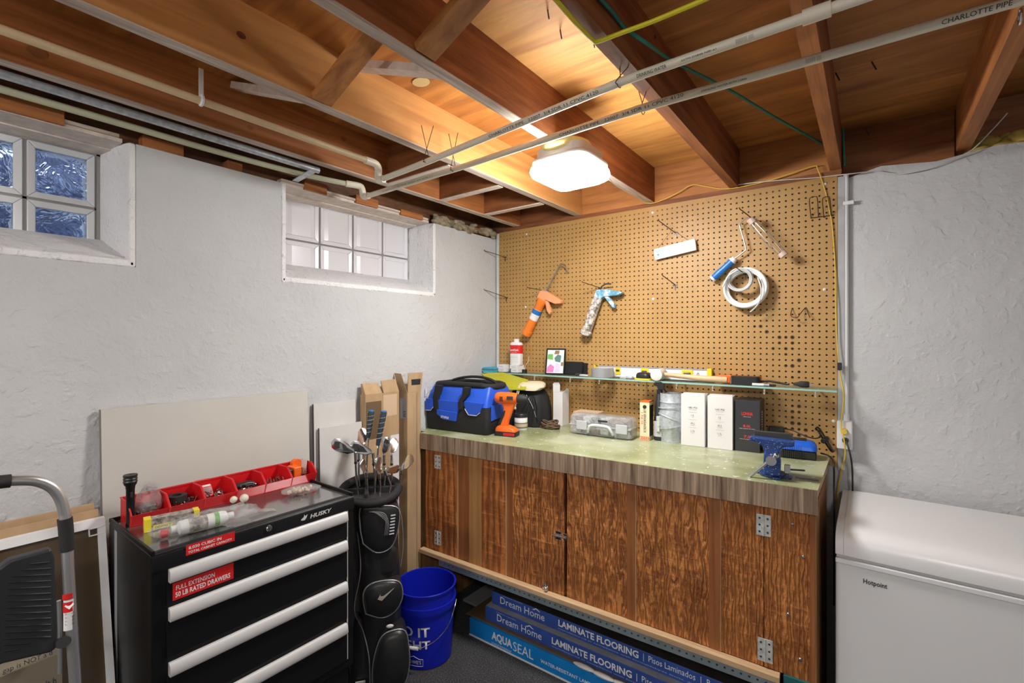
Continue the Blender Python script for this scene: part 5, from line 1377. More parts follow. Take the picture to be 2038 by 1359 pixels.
# --- bucket
BC = (-1.700, 1.574, .0005); BS = .935
t = thing('bucket', 'blue plastic five gallon bucket with white lettering and a wire bail', 'bucket', BC)
t.scale = (BS, BS, BS)
MB().lathe([(.0001, 0), (.126, 0), (.130, .004), (.1435, .27), (.1435, .2705), (.152, .271), (.153, .300), (.1465, .301), (.147, .355), (.152, .356), (.1535, .366), (.150, .368), (.1445, .366), (.140, .26), (.125, .008), (.0001, .006)], (0, 0, 0), 56).build('shell', 'blue_bucket', t, smooth=35)
def wrap_text(body, width, height, mat, parent, z, a_c, rad_at, bold=0):
    o = lettering(body, width, height, mat, parent, (0, 0, 0), (0, 0, 0), align='CENTER', bold=bold)
    # cut long faces so they follow the curve
    bm = bmesh.new(); bm.from_mesh(o.data)
    x0 = -width / 2
    for k in range(1, int(width / .012)):
        g = bm.verts[:] + bm.edges[:] + bm.faces[:]
        bmesh.ops.bisect_plane(bm, geom=g, plane_co=(x0 + .012 * k, 0, 0), plane_no=(1, 0, 0))
    for v in bm.verts:
        zz = z + v.co.y; r_ = rad_at(zz); a = a_c + v.co.x / r_
        v.co = Vector((r_ * math.cos(a), r_ * math.sin(a), zz))
    bm.to_mesh(o.data); bm.free()
    return o
rad = lambda z: .130 + (z - .004) / .266 * .0135 + .0012
wrap_text("DO IT", .19, .048, 'silver_print', t, .165, R(-74), rad, .02)
wrap_text("RIGHT", .19, .042, 'silver_print', t, .105, R(-74), rad, .02)
wrap_text("LOWE'S", .075, .018, 'silver_print', t, .032, R(-69), rad, .015)
lg = MB(); fr_ = [(-.046, .022), (.046, .022), (.046, .056), (.030, .056), (0, .070), (-.030, .056), (-.046, .056)]
for i in range(len(fr_)):
    (xa, za), (xb, zb_) = fr_[i], fr_[(i + 1) % len(fr_)]
    seg = [(xa + (xb - xa) * k / 5, za + (zb_ - za) * k / 5) for k in range(6)]
    lg.tube([(rad(z) * math.cos(R(-69) + x / rad(z)), rad(z) * math.sin(R(-69) + x / rad(z)), z) for x, z in seg], .0011, 4)
lg.build('house_outline', 'silver_print', t)
bail = [(.153, 0, .262), (.157, -.03, .225), (.150, -.085, .165), (.11, -.135, .125), (.06, -.15, .115)]
Mb = Matrix.Rotation(R(10), 4, 'Z')
bail = [Mb @ Vector(p) for p in ((.149, .055, .285), (.160, .02, .262), (.160, -.03, .205), (.135, -.095, .160), (.085, -.145, .135), (.03, -.168, .125), (-.05, -.160, .125), (-.12, -.11, .15), (-.152, -.04, .24), (-.15, .04, .285))]
MB().tube(smooth_path(bail, 5), .0022, 6).build('bail', 'steel', t, smooth=60)
MB().tube([Mb @ Vector((.07, -.155, .132)), Mb @ Vector((-.01, -.169, .124))], .0085, 10).build('bail_grip', 'white_plastic', t, smooth=40)
# --- chest freezer
FX0, FY0, FY1, FZ = -.094, 1.885, 2.405, .880
t = thing('chest_freezer', 'white chest freezer standing against the right wall', 'freezer', (FX0 + .5, 2.09, 0))
ox, oy = -.5, -2.09
MB().box((-.5, FY0 + oy, .025), (.55, FY1 + oy, .788)).build('cabinet', 'freezer_body', t, bevel=.012, seg=3)
MB().box((-.497, FY0 + oy + .004, .789), (.547, FY1 + oy - .004, .799)).build('gasket', 'gasket', t)
pr_ = [(FY0 + oy - .004, .80), (FY0 + oy - .004, .832), (FY0 + oy + .002, .850), (FY0 + oy + .016, .864), (FY0 + oy + .045, .873), (FY0 + oy + .10, .876), (FY1 + oy, FZ), (FY1 + oy, .80)]
MB().prism(pr_, -.478, .53, 'x').build('lid', 'freezer_white', t, smooth=50)
pr2 = [(FY0 + oy - .003, .80), (FY0 + oy - .003, .832), (FY0 + oy + .003, .848), (FY0 + oy + .017, .861), (FY0 + oy + .045, .870), (FY0 + oy + .10, .873), (FY1 + oy, FZ - .003), (FY1 + oy, .80)]
MB().prism(pr2, -.500, -.4785, 'x').build('lid_end_cap', 'freezer_white', t, smooth=50); MB().prism(pr2, .5305, .552, 'x').build('lid_end_cap', 'freezer_white', t, smooth=50)
MB().box((-.5, FY0 + oy - .006, .772), (.55, FY0 + oy + .002, .7885)).build('top_rail', 'freezer_white', t, bevel=.003)
px_, pz_ = hit(1718, 1163, (FX0 + .5, FY0, 0), 0)
lettering('Hotpoint', hit(1766, 1163, (FX0 + .5, FY0, 0), 0)[0] - px_, .020, 'ink', t, (px_, FY0 + oy - .0012, pz_), FACE_Y, bold=.02)
for x in (-.45, .5):
    for y in (FY0 + oy + .05, FY1 + oy - .05): MB().cyl((x, y, 0), (x, y, .026), .02, .02, 10).build('foot', 'black_rubber', t)
# ================================================================ TOOL CHEST AND WHAT STANDS ON IT
CX0, CX1, CY0, CY1, CZ = -1.83, -1.45, .416, 1.004, .962
t = thing('tool_chest', 'black rolling tool chest with grey drawer pulls and red stickers', 'tool chest', ((CX0 + CX1) / 2, (CY0 + CY1) / 2, 0))
chest = t
WB(MB().box((CX0, CY0, .36), (CX1 - .004, CY1, CZ - .014)), 'cabinet', 'black_paint', t, bevel=.004)
WB(MB().box((CX0 + .01, CY0 + .012, .09), (CX1 - .014, CY1 - .012, .359)), 'base_cabinet', 'black_paint', t, bevel=.004)
# tray: floor with a low lip, front rounded over
WB(MB().box((CX0 + .008, CY0 + .008, CZ - .0135), (CX1 - .008, CY1 - .008, CZ - .0105)), 'tray_floor', 'tray_black', t)
for a, b_ in (((CX0, CY0, CZ - .0135), (CX0 + .007, CY1, CZ)), ((CX0 + .0075, CY0, CZ - .0135), (CX1 - .005, CY0 + .007, CZ)), ((CX0 + .0075, CY1 - .007, CZ - .0135), (CX1 - .005, CY1, CZ))):
    WB(MB().box(a, b_), 'tray_lip', 'black_paint', t, bevel=.002)
WB(MB().prism([(CX1 - .03, CZ - .0135), (CX1 - .03, CZ - .0095), (CX1 - .012, CZ - .009), (CX1 - .003, CZ - .015), (CX1, CZ - .024), (CX1, CZ - .055), (CX1 - .004, CZ - .055), (CX1 - .004, CZ - .0135)], CY0, CY1, 'y'), 'front_rail', 'black_paint', t, smooth=50)
CH = lambda px, py: hit(px, py, (CX1, 0, 0), R(90))
for i, (zt, zb2) in enumerate(((.906, .815), (.806, .675), (.664, .532), (.521, .390))):
    d = MB().box((CX1 - .03, .446, zb2), (CX1 + .002, .976, zt - .0345))
    d = WB(d, 'drawer', 'black_paint', t, bevel=.002)
    d2 = MB().prism([(CX1 + .0022, zt - .034), (CX1 + .012, zt - .034), (CX1 + .015, zt - .027), (CX1 + .012, zt - .006), (CX1 + .006, zt), (CX1 - .003, zt), (CX1 - .003, zt - .034)], .450, .972, 'y').build('pull', 'drawer_trim', d, bevel=.0012)
WB(MB().box((CX1 - .004, .977, .39), (CX1 - .002, .981, .905)), 'slide_edge', 'drawer_trim', t)
WB(MB().box((CX0 + .06, CY0 - .0008, .36), (CX0 + .085, CY0 - .0002, CZ - .02)), 'reflection_strip', 'vinyl_strip', t)  # grey strip paints a light reflection onto the black side
WB(MB().tube(smooth_path([(CX1 - .30, CY1, .915), (CX1 - .30, CY1 + .03, .915), (CX1 - .27, CY1 + .04, .915), (CX1 - .10, CY1 + .04, .915), (CX1 - .07, CY1 + .03, .915), (CX1 - .07, CY1, .915)], 4), .011, 10), 'side_handle', 'black_plastic', t, smooth=60)
y_, z_ = CH(535, 1051)
MX90 = Matrix.Rotation(R(90), 4, 'Y')
lk = WB(MB().lathe([(.0001, .005), (.008, .005), (.0095, .003), (.0095, 0)], (0, 0, 0), 18, Matrix.Translation((CX1, y_, z_)) @ MX90), 'lock', 'chrome', t, smooth=40)
MB().box((CX1 + .005, y_ - .001, z_ - .004), (CX1 + .0056, y_ + .001, z_ + .004)).build('keyhole', 'ink', lk)
def chest_text(body, pxa, pya, pxb, h_, mat, dx=.0012, bold=.0, shear=0):
    ya, za = CH(pxa, pya); yb_, _ = CH(pxb, pya)
    return WL(body, yb_ - ya, h_, mat, t, (CX1 + dx, ya, za), FACE_X, bold=bold, shear=shear)
def sticker(px0, px1, py, h_, dx, lines):
    ya, za = CH(px0, py); yb_, _ = CH(px1, py); w_ = yb_ - ya
    st = WB(MB().box((CX1 + .0001, ya, za - h_), (CX1 + dx, yb_, za)), 'sticker', 'red_sticker', t)
    for body, x0, wd, zb_, hh_, bo in lines:
        WL(body, w_ * wd, h_ * hh_, 'white_ink', t, (CX1 + dx + .0004, ya + w_ * x0, za - h_ * zb_), FACE_X, bold=bo)
sticker(370, 467, 1086, .027, .0005, (('8,030 CUBIC IN', .05, .66, .50, .34, .02), ('TOTAL CABINET CAPACITY', .04, .90, .86, .24, .02)))
sticker(343, 464, 1161, .045, .0026, (('FULL EXTENSION', .05, .62, .46, .27, .01), ('50 LB RATED DRAWERS', .04, .90, .86, .30, .025)))
chest_text('HUSKY', 617, 1032, 660, .0135, 'silver_print', .0008, .03, .2)
y_, z_ = CH(599, 1036)
WB(MB().prism([(y_, z_), (y_ + .012, z_ - .002), (y_ + .018, z_ + .004), (y_ + .022, z_ + .014), (y_ + .014, z_ + .010), (y_ + .011, z_ + .017), (y_ + .009, z_ + .008), (y_ + .001, z_ + .004)], CX1 + .0004, CX1 + .0009, 'x'), 'dog_emblem', 'silver_print', t)
for x in (CX0 + .05, CX1 - .06):
    for y in (CY0 + .05, CY1 - .05):
        c_ = WB(MB().tube([(x, y - .014, .045), (x, y + .014, .045)], .0445, 18), 'caster', 'black_rubber', t, smooth=40)
        MB().box((x - .02, y - .022, .05), (x + .02, y - .016, .09)).box((x - .02, y + .016, .05), (x + .02, y + .022, .09)).box((x - .02, y - .022, .084), (x + .02, y + .022, .0895)).build('fork', 'dark_steel', c_)
TT = CZ - .0098     # tray surface
# --- red bins
BW, BD, BH = .0945, .105, .068
def red_bin(i, label):
    y0 = .441 + .0965 * i
    b_ = thing('parts_bin', label, 'bin', (-1.765, y0 + BW / 2, TT), (0, 0, 0), group='red parts bins on the tool chest')
    w_, d_, h_, k = BW / 2, BD / 2, BH, .0022
    MB().box((-d_, -w_, 0), (d_ - .012, w_, k)).build('bin_floor', 'red_plastic', b_)
    MB().box((-d_, -w_, k), (-d_ + k, w_, h_)).build('bin_back', 'red_plastic', b_)
    side = [(-d_, k), (d_ - .014, k), (d_, .034), (d_ - .035, h_), (-d_, h_)]
    MB().prism(side, -w_, -w_ + k, 'y').build('bin_side', 'red_plastic', b_); MB().prism(side, w_ - k, w_, 'y').build('bin_side', 'red_plastic', b_)
    MB().hexa([(d_ - .0145, -w_, k), (d_ - .012, -w_, k), (d_ - .012, w_, k), (d_ - .0145, w_, k), (d_ - .003, -w_, .034), (d_, -w_, .034), (d_, w_, .034), (d_ - .003, w_, .034)]).build('bin_front', 'red_plastic', b_)
    MB().box((-d_ - .004, -w_, h_ - .004), (-d_ + .004, w_, h_ + .001)).build('bin_rim', 'red_plastic', b_)
    for s in (-1, 1): MB().tube([(-d_, s * (w_ + .0005), h_), (d_ - .035, s * (w_ + .0005), h_), (d_, s * (w_ + .0005), .034), (d_ - .014, s * (w_ + .0005), .001)], .002, 5).build('bin_edge', 'red_plastic', b_)
    return b_
bin_l = ['red parts bin beside the black flashlight, holding a plastic bag', 'red parts bin holding a black roll of tape and screws', 'red parts bin holding a carded pack', 'red parts bin with dark fittings, between the carded pack and the bright screws', 'red parts bin with a few bright screws, beside the orange gadget bin', 'red parts bin holding an orange gadget, nearest the golf bag']
bins = [red_bin(i, l) for i, l in enumerate(bin_l)]
for i, b_ in enumerate(bins):
    m = MB(); m2 = MB()
    n_ = 60 if i in (1, 3) else 24
    for k in range(n_):
        a = random.uniform(0, 3.14); x = random.uniform(-.032, .022); y = random.uniform(-.034, .034); l = random.uniform(.008, .02)
        m.cyl((x - l * math.cos(a) / 2, y - l * math.sin(a) / 2, .010 + random.uniform(0, .03)), (x + l * math.cos(a) / 2, y + l * math.sin(a) / 2, .010 + random.uniform(0, .03)), .0022, .0016, 5)
    o = m.build('loose_hardware', 'nuts', b_); o['kind'] = 'stuff'
def in_bin(i, name, label, cat): return thing(name, label, cat, bins[i].location + Vector((0, 0, .003)))
t = in_bin(1, 'tape_roll', 'roll of black electrical tape in a red bin', 'tape')
MB().lathe([(.013, 0), (.027, 0), (.027, .018), (.013, .018), (.013, 0)], (-.005, -.012, .030), 24).build('tape', 'black_rubber', t, smooth=40)
t = in_bin(2, 'blister_pack', 'carded blister pack of drill bits in a red bin', 'pack')
Mt = Matrix.Translation((-.028, -.015, .012)) @ Matrix.Rotation(R(-38), 4, 'Y')
MB().box((0, -.022, 0), (.003, .022, .065), Mt).build('card', 'red_sticker', t); MB().box((.003, -.018, .006), (.012, .018, .03), Mt).build('blister', 'clear_plastic', t, bevel=.003); MB().box((.0032, -.019, .036), (.0045, .019, .048), Mt).build('print_band', 'photo_white', t)
t = in_bin(3, 'pipe_fitting', 'black plastic fitting lying in a red bin', 'fitting')
MB().tube([(-.005, -.03, .03), (.0, .01, .032), (.002, .03, .03)], [.010, .012, .008], 10).build('fitting', 'black_plastic', t, smooth=50)
t = in_bin(5, 'stud_finder', 'orange and black gadget in the end red bin', 'gadget')
MB().box((-.035, -.025, .012), (.02, .006, .058)).build('case', 'orange_plastic', t, bevel=.005); MB().box((-.038, -.044, .014), (.016, -.0255, .052)).build('grip', 'black_plastic', t, bevel=.004); MB().lathe([(.0001, -.01), (.02, -.01), (.02, .01), (.0001, .01)], (0, 0, 0), 18, Matrix.Translation((-.03, .01, .058)) @ Matrix.Rotation(R(90), 4, 'Y')).build('wheel', 'orange_plastic', t, smooth=40)
t = in_bin(5, 'folded_leaflet', 'printed leaflet stuck in the end red bin', 'leaflet')
MB().hexa([(-.04, .012, .01), (-.002, .036, .02), (-.003, .038, .02), (-.041, .014, .01), (-.04, .014, .07), (-.002, .038, .075), (-.003, .040, .075), (-.041, .016, .07)]).build('sheet', 'panel_white', t)
def crumple(name, label, cat, c, size, mat, seed, n=9):
    rnd = random.Random(seed)
    t = thing(name, label, cat, c)
    m = MB(); m.ball((0, 0, size[2] * .5), 1, n, (size[0] / 2, size[1] / 2, size[2] / 2))
    m.v = [(v[0] * rnd.uniform(.82, 1.15), v[1] * rnd.uniform(.82, 1.15), max(.0005, v[2] * rnd.uniform(.8, 1.1))) for v in m.v]
    m.build('film', mat, t, smooth=30)
    return t
t = crumple('plastic_bag', 'crumpled clear bag of small parts in the first red bin', 'plastic bag', bins[0].location + Vector((0, .005, .012)), (.07, .075, .085), 'clear_film', 3)
MB().box((-.02, -.025, .005), (.02, .02, .035)).build('contents', 'nuts', t, bevel=.006)
# --- flashlight
fp = on_z(257, 1049, TT)
t = thing('flashlight', 'slim black metal flashlight standing upright on the tool chest', 'flashlight', (fp.x - .012, fp.y + .006, TT))
MB().lathe([(.0001, 0), (.0115, 0), (.0115, .006), (.0105, .008), (.0105, .108), (.0115, .110), (.0115, .116), (.0155, .122), (.0168, .128)], (0, 0, 0), 18).build('barrel', 'black_paint', t, smooth=40)
MB().lathe([(.0168, .1282), (.0178, .130), (.0160, .134), (.0178, .138), (.0160, .142), (.0178, .146), (.0170, .150), (.0150, .150), (.0001, .147)], (0, 0, 0), 18).build('head', 'black_plastic', t, smooth=40)
MB().box((.010, -.003, .085), (.0125, .003, .10)).build('switch', 'black_rubber', t, bevel=.001)
# --- yellow pack
p = on_z(268, 1040, TT)
t = thing('yellow_pack', 'yellow and grey tool accessory box on the tool chest', 'box', (-1.645, .52, TT), (0, 0, R(78)))
MB().box((-.065, -.017, 0), (.065, .017, .034)).build('carton', 'pack_print', t, bevel=.001)
MB().box((-.0665, -.0178, .0), (-.050, .0178, .035)).build('end_band', 'yellow_pack', t); MB().box((.052, -.0178, .0), (.0665, .0178, .035)).build('end_band', 'yellow_pack', t)
MB().box((-.046, -.0182, .004), (.0, -.0172, .016)).build('label', 'yellow_pack', t)
lettering('DEWALT', .038, .007, 'ink', t, (-.042, -.0186, .0065), FACE_Y, bold=.02)
# --- bagged caulk bottle
p = on_z(385, 1060, TT)
t = thing('bagged_bottle', 'white bottle lying in a long clear plastic bag on the tool chest', 'bottle', (-1.535, .575, TT), (0, 0, R(84)))
MB().lathe([(.0001, -.085), (.010, -.085), (.010, -.072), (.0185, -.066), (.0195, -.05), (.0195, .04), (.017, .05), (.010, .054), (.010, .07), (.0001, .07)], (0, 0, 0), 20, Matrix.Translation((-.005, 0, .0215)) @ MX90).build('bottle_body', 'bottle_white', t, smooth=40)
MB().lathe([(.0198, -.046), (.0198, .0)], (0, 0, 0), 30, Matrix.Translation((-.005, 0, .0215)) @ MX90).build('label', 'pack_print', t, smooth=40)
MB().lathe([(.0199, .018), (.0199, .030)], (0, 0, 0), 30, Matrix.Translation((-.005, 0, .0215)) @ MX90).build('green_mark', 'photo_green', t, smooth=40)
MB().lathe([(.0001, -.110), (.011, -.108), (.011, -.092), (.0001, -.088)], (0, 0, 0), 14, Matrix.Translation((-.005, .004, .0145)) @ MX90).build('red_cap', 'red_plastic', t, smooth=40)
rnd = random.Random(5); m = MB(); m.ball((0, 0, .026), 1, 11, (.145, .036, .026)); m.v = [(v[0] * rnd.uniform(.93, 1.05), v[1] * rnd.uniform(.85, 1.12), max(.0005, v[2] * rnd.uniform(.85, 1.05))) for v in m.v]
m.build('bag_film', 'clear_film', t, smooth=30)
MB().hexa([(.12, .01, .012), (.19, .0, .0012), (.19, .03, .0012), (.12, .04, .012), (.12, .01, .0128), (.19, .0, .002), (.19, .03, .002), (.12, .04, .0128)]).build('bag_tab', 'milky_film', t)
t = thing('zip_bag', 'small empty zip bag with a hanging hole on the tool chest', 'plastic bag', (-1.625, .675, TT), (0, 0, R(70)))
MB().hexa([(-.05, -.02, .001), (.0, -.02, .012), (.0, .02, .012), (-.05, .02, .001), (-.05, -.02, .0018), (.0, -.02, .0128), (.0, .02, .0128), (-.05, .02, .0018)]).build('film', 'clear_film', t); MB().hexa([(.0005, -.02, .012), (.035, -.016, .02), (.035, .02, .022), (.0005, .02, .012), (.0005, -.02, .0128), (.035, -.016, .0208), (.035, .02, .0228), (.0005, .02, .0128)]).build('header', 'milky_film', t)
for px, py, r_, lab in ((465, 998, .0115, 'smaller stained ball beside the red bins'), (486, 996, .0135, 'larger pale ball beside the red bins')):
    p = on_z(px, py + 3, TT)
    o = MB().ball((0, 0, r_), r_, 10).build('wooden_ball', 'ball_white', None, smooth=80); o.location = (p.x, p.y, TT); tag(o, lab, 'ball', 'balls on the tool chest')
# --- bag of beige anchors
p = on_z(596, 984, TT)
t = thing('bag_of_anchors', 'clear bag of beige wooden plugs at the corner of the tool chest', 'plastic bag', (-1.615, .90, TT), (0, 0, R(70)))
for k in range(22):
    x = random.uniform(-.04, .035); y = random.uniform(-.018, .018); a = random.uniform(0, 3.1)
    MB().cyl((x, y, .006 + random.uniform(0, .012)), (x + .012 * math.cos(a), y + .012 * math.sin(a), .008 + random.uniform(0, .014)), .0045, .0045, 7).build('plug', 'beige_peg', t, smooth=40)
rnd = random.Random(9); m = MB(); m.ball((0, 0, .016), 1, 9, (.066, .034, .0165)); m.v = [(v[0] * rnd.uniform(.92, 1.08), v[1] * rnd.uniform(.9, 1.1), max(.0005, v[2])) for v in m.v]
m.build('bag_film', 'milky_film', t, smooth=30)

# ================================================================ BOARDS AND BOXES LEANING ON THE WINDOW WALL
def leaning(name, label, cat, y0, y1, z1, xt, xb, th, mat, edge_mat=None, z0=.001):
    t = thing(name, label, cat, (xb, (y0 + y1) / 2, 0))
    h_ = (y1 - y0) / 2; dx = xt - xb
    MB().hexa([(-th, -h_, z0), (0, -h_, z0), (0, h_, z0), (-th, h_, z0), (dx - th, -h_, z1), (dx, -h_, z1), (dx, h_, z1), (dx - th, h_, z1)]).build('sheet', mat, t)
    if edge_mat:
        MB().hexa([(-th, -h_ - .002, z0), (-.001, -h_ - .002, z0), (-.001, -h_, z0), (-th, -h_, z0), (dx - th, -h_ - .002, z1), (dx - .001, -h_ - .002, z1), (dx - .001, -h_, z1), (dx - th, -h_, z1)]).build('raw_edge', edge_mat, t)
    return t
leaning('wallboard', 'wide grey wallboard sheet leaning on the wall behind the tool chest', 'board', .424, 1.118, 1.276, -1.952, -1.875, .014, 'board_grey', 'board_edge')
leaning('white_sheet', 'taller narrow white panel leaning between wallboard and cardboard boxes', 'panel', 1.150, 1.362, 1.214, -1.957, -1.93, .010, 'panel_white', 'panel_dark')
leaning('white_sheet', 'shorter white panel leaning in front of the taller one', 'panel', 1.166, 1.384, 1.108, -1.938, -1.905, .010, 'panel_white', 'panel_dark')
# cardboard boxes in the corner
t = thing('cardboard_box', 'flat tan cardboard carton standing in the corner behind the golf clubs', 'box', (-1.935, 1.49, 0))
MB().box((-.022, -.102, .001), (.020, .10, 1.235)).build('carton', 'cardboard', t, bevel=.002)
MB().hexa([(-.010, -.102, 1.2355), (.020, -.102, 1.2355), (.020, -.004, 1.2355), (-.010, -.004, 1.2355), (-.020, -.10, 1.285), (-.010, -.10, 1.288), (-.012, -.006, 1.285), (-.02, -.006, 1.285)]).build('flap', 'cardboard', t)
MB().hexa([(.010, .004, 1.2355), (.020, .004, 1.2355), (.020, .10, 1.2355), (.010, .10, 1.2355), (.0, .0, 1.295), (.004, .0, 1.295), (.004, .088, 1.298), (.0, .088, 1.298)]).build('flap', 'cardboard', t)
MB().box((.0202, -.001, .3), (.0206, .0, 1.23)).build('crease', 'brown_sheet', t)
MB().box((.0203, .0, 1.12), (.0208, .085, 1.225)).build('packing_tape', 'tan_wood', t); MB().box((.0203, -.10, 1.02), (.0207, -.01, 1.20)).build('packing_tape', 'brown_sheet', t)
MB().box((.0206, .045, .60), (.0212, .098, 1.02)).build('paper_sheet', 'box_white', t)
t = thing('cardboard_box', 'tall slim cardboard carton with open flaps beside the workbench', 'box', (-1.934, 1.681, 0))
MB().box((-.034, -.05, .001), (.034, .042, 1.225)).build('carton', 'cardboard', t, bevel=.002)
MB().hexa([(.028, -.046, 1.2255), (.034, -.046, 1.2255), (.034, .042, 1.2255), (.028, .042, 1.2255), (.026, -.040, 1.325), (.028, -.040, 1.325), (.034, .055, 1.325), (.032, .055, 1.325)]).build('flap', 'cardboard', t)
MB().hexa([(-.034, -.050, 1.2255), (.03, -.05, 1.2255), (.03, -.048, 1.2255), (-.034, -.048, 1.2255), (-.036, -.078, 1.325), (.026, -.085, 1.325), (.026, -.083, 1.325), (-.036, -.076, 1.325)]).build('flap', 'cardboard', t)
MB().box((.0342, .012, .02), (.0346, .0135, 1.22)).build('crease', 'ink', t)
pf = MB().hexa([(.0335, -.022, 1.262), (.0337, -.022, 1.262), (.0360, .035, 1.262), (.0358, .035, 1.262), (.0320, -.022, 1.292), (.0322, -.022, 1.292), (.0365, .038, 1.292), (.0363, .038, 1.292)]).build('printed_mark', 'ink', t)
MB().box((-.02, -.0508, 1.09), (.026, -.0502, 1.195)).build('shipping_label', 'tape_grey', t)
lettering('GE', .022, .03, 'ink', t, (.0, -.0512, 1.10), FACE_Y)

# ================================================================ GOLF BAG
GB = (-1.755, 1.330, .0005); GA = R(52.7)
t = thing('golf_bag', 'black golf bag with grey piping and many pockets', 'golf bag', GB, (0, 0, GA))
golf = t
def ell(z, rx, ry, ox=0, oy=0, n=28): return [(ox + rx * math.cos(2 * math.pi * k / n), oy + ry * math.sin(2 * math.pi * k / n), z) for k in range(n)]
MB().sections([ell(.0, .098, .095), ell(.03, .108, .102), ell(.25, .108, .100), ell(.45, .106, .098, -.004), ell(.60, .106, .098, -.012), ell(.74, .112, .100, -.022), ell(.82, .122, .108, -.026)]).build('bag_tube', 'black_leather', t, smooth=60)
MB().tube([(-.026 + .120 * math.cos(R(a)), .106 * math.sin(R(a)), .834 + .028 * math.sin(R(a))) for a in range(0, 360, 12)], .018, 10, closed=True).build('padded_rim', 'black_fabric', t, smooth=60)
rim_path = [(-.026 + .120 * math.cos(R(a)), .106 * math.sin(R(a)), .834 + .028 * math.sin(R(a))) for a in range(0, 360, 12)]
MB().sections([[(x * 1.0, y * 1.0, .79) for x, y, z in rim_path], rim_path], False).build('collar', 'black_fabric', t, smooth=60)
MB().box((-.13, -.008, .80), (.08, .008, .845)).box((-.05, -.09, .80), (-.036, .09, .845)).build('club_divider', 'black_fabric', t, bevel=.004)
MB().sections([ell(.822, .112, .098, -.026), ell(.826, .110, .096, -.026)]).build('mouth_lining', 'black_plastic', t)
def pocket(name, pts, depth, y0, mat='black_leather', piping=True, inset=.80):
    """a soft pocket: outline in (x, z) seen from the front, swelling towards the viewer"""
    P = smooth_path(list(map(lambda p: (p[0], 0, p[1]), pts)) + [(pts[0][0], 0, pts[0][1])], 4)[:-1]
    cx_ = sum(p.x for p in P) / len(P); cz_ = sum(p.z for p in P) / len(P)
    def ring_(k, y): return [(cx_ + (p.x - cx_) * k, y, cz_ + (p.z - cz_) * k) for p in P]
    o = MB().sections([ring_(.96, y0 + .05), ring_(1.0, y0 - depth * .35), ring_(.985, y0 - depth * .6), ring_(.93, y0 - depth * .82), ring_(inset, y0 - depth)]).build(name, mat, t, smooth=60)
    if piping: MB().tube([(p[0], p[1] - .002, p[2]) for p in ring_(.985, y0 - depth * .66)], .0028, 6, closed=True).build('piping', 'tape_grey', o, smooth=60)
    return o
pocket('ball_pocket', [(-.005, .012), (.05, .008), (.115, .035), (.135, .10), (.135, .18), (.118, .262), (.06, .272), (.015, .245), (-.012, .16), (-.018, .07)], .075, -.075)
pocket('side_pocket', [(-.11, .015), (-.03, .006), (-.026, .12), (-.035, .24), (-.075, .34), (-.108, .27), (-.112, .12)], .035, -.055, piping=False)
o = pocket('valuables_pocket', [(-.045, .345), (.02, .318), (.075, .335), (.108, .39), (.100, .455), (.055, .475), (-.02, .47), (-.055, .43)], .05, -.070)
# swoosh
sw = [(.005, .408), (.022, .400), (.072, .446), (.030, .418), (.018, .416), (.016, .428)]
MB().prism(sw, -.124, -.1205, 'y').build('emblem', 'tape_core', o)
pocket('cooler_pocket', [(-.035, .495), (.06, .49), (.078, .54), (.075, .60), (.0, .615), (-.05, .60), (-.055, .54)], .02, -.075, 'black_fabric', False)
pocket('upper_pocket', [(-.055, .64), (.0, .595), (.06, .61), (.088, .68), (.092, .775), (.02, .795), (-.06, .80), (-.068, .72)], .026, -.084)
for k in range(7):
    z = .672 + .013 * k
    MB().tube([(.052 + .001 * k, -.114, z), (.072 + .001 * k, -.112, z + .001)], .0042, 6).build('grip_rib', 'tape_grey', t, smooth=60)
for k in range(4):
    MB().tube(smooth_path([(-.03 + .006 * k, -.112, .775), (.03, -.116, .765 - .008 * k), (.05 - .004 * k, -.114, .72), (.05 - .006 * k, -.112, .67)], 4), .0014, 5).build('seam', 'tape_grey', t)
for s, zz in ((-1, .0),):
    MB().tube(smooth_path([(-.10, -.045, .80), (-.075, -.085, .66), (-.065, -.092, .52), (-.09, -.08, .36), (-.055, -.095, .27), (-.03, -.108, .16), (-.026, -.10, .02)], 5), .0022, 6).build('piping', 'tape_grey', t, smooth=60)
    MB().tube(smooth_path([(-.125, -.02, .68), (-.112, -.06, .62), (-.104, -.07, .5), (-.118, -.05, .4)], 5), .0026, 6).build('stand_leg', 'aluminium', t, smooth=60)
MB().box((-.085, -.105, .022), (-.045, -.097, .062)).build('mesh_patch', 'zinc_paint', t)
MB().tube(smooth_path([(-.12, .02, .80), (-.155, -.03, .72), (-.15, -.04, .60), (-.125, -.03, .52)], 5), .014, 8).build('shoulder_strap', 'black_fabric', t, smooth=60)
MB().ball((.055, -.118, .285), .010, 6, (1.6, .6, .8)).build('zip_pull', 'white_plastic', t, smooth=60)
MB().tube(smooth_path([(.085, -.06, .80), (.108, -.05, .70), (.112, -.045, .58), (.102, -.05, .50)], 5), .002, 6).build('piping', 'tape_grey', t, smooth=60)
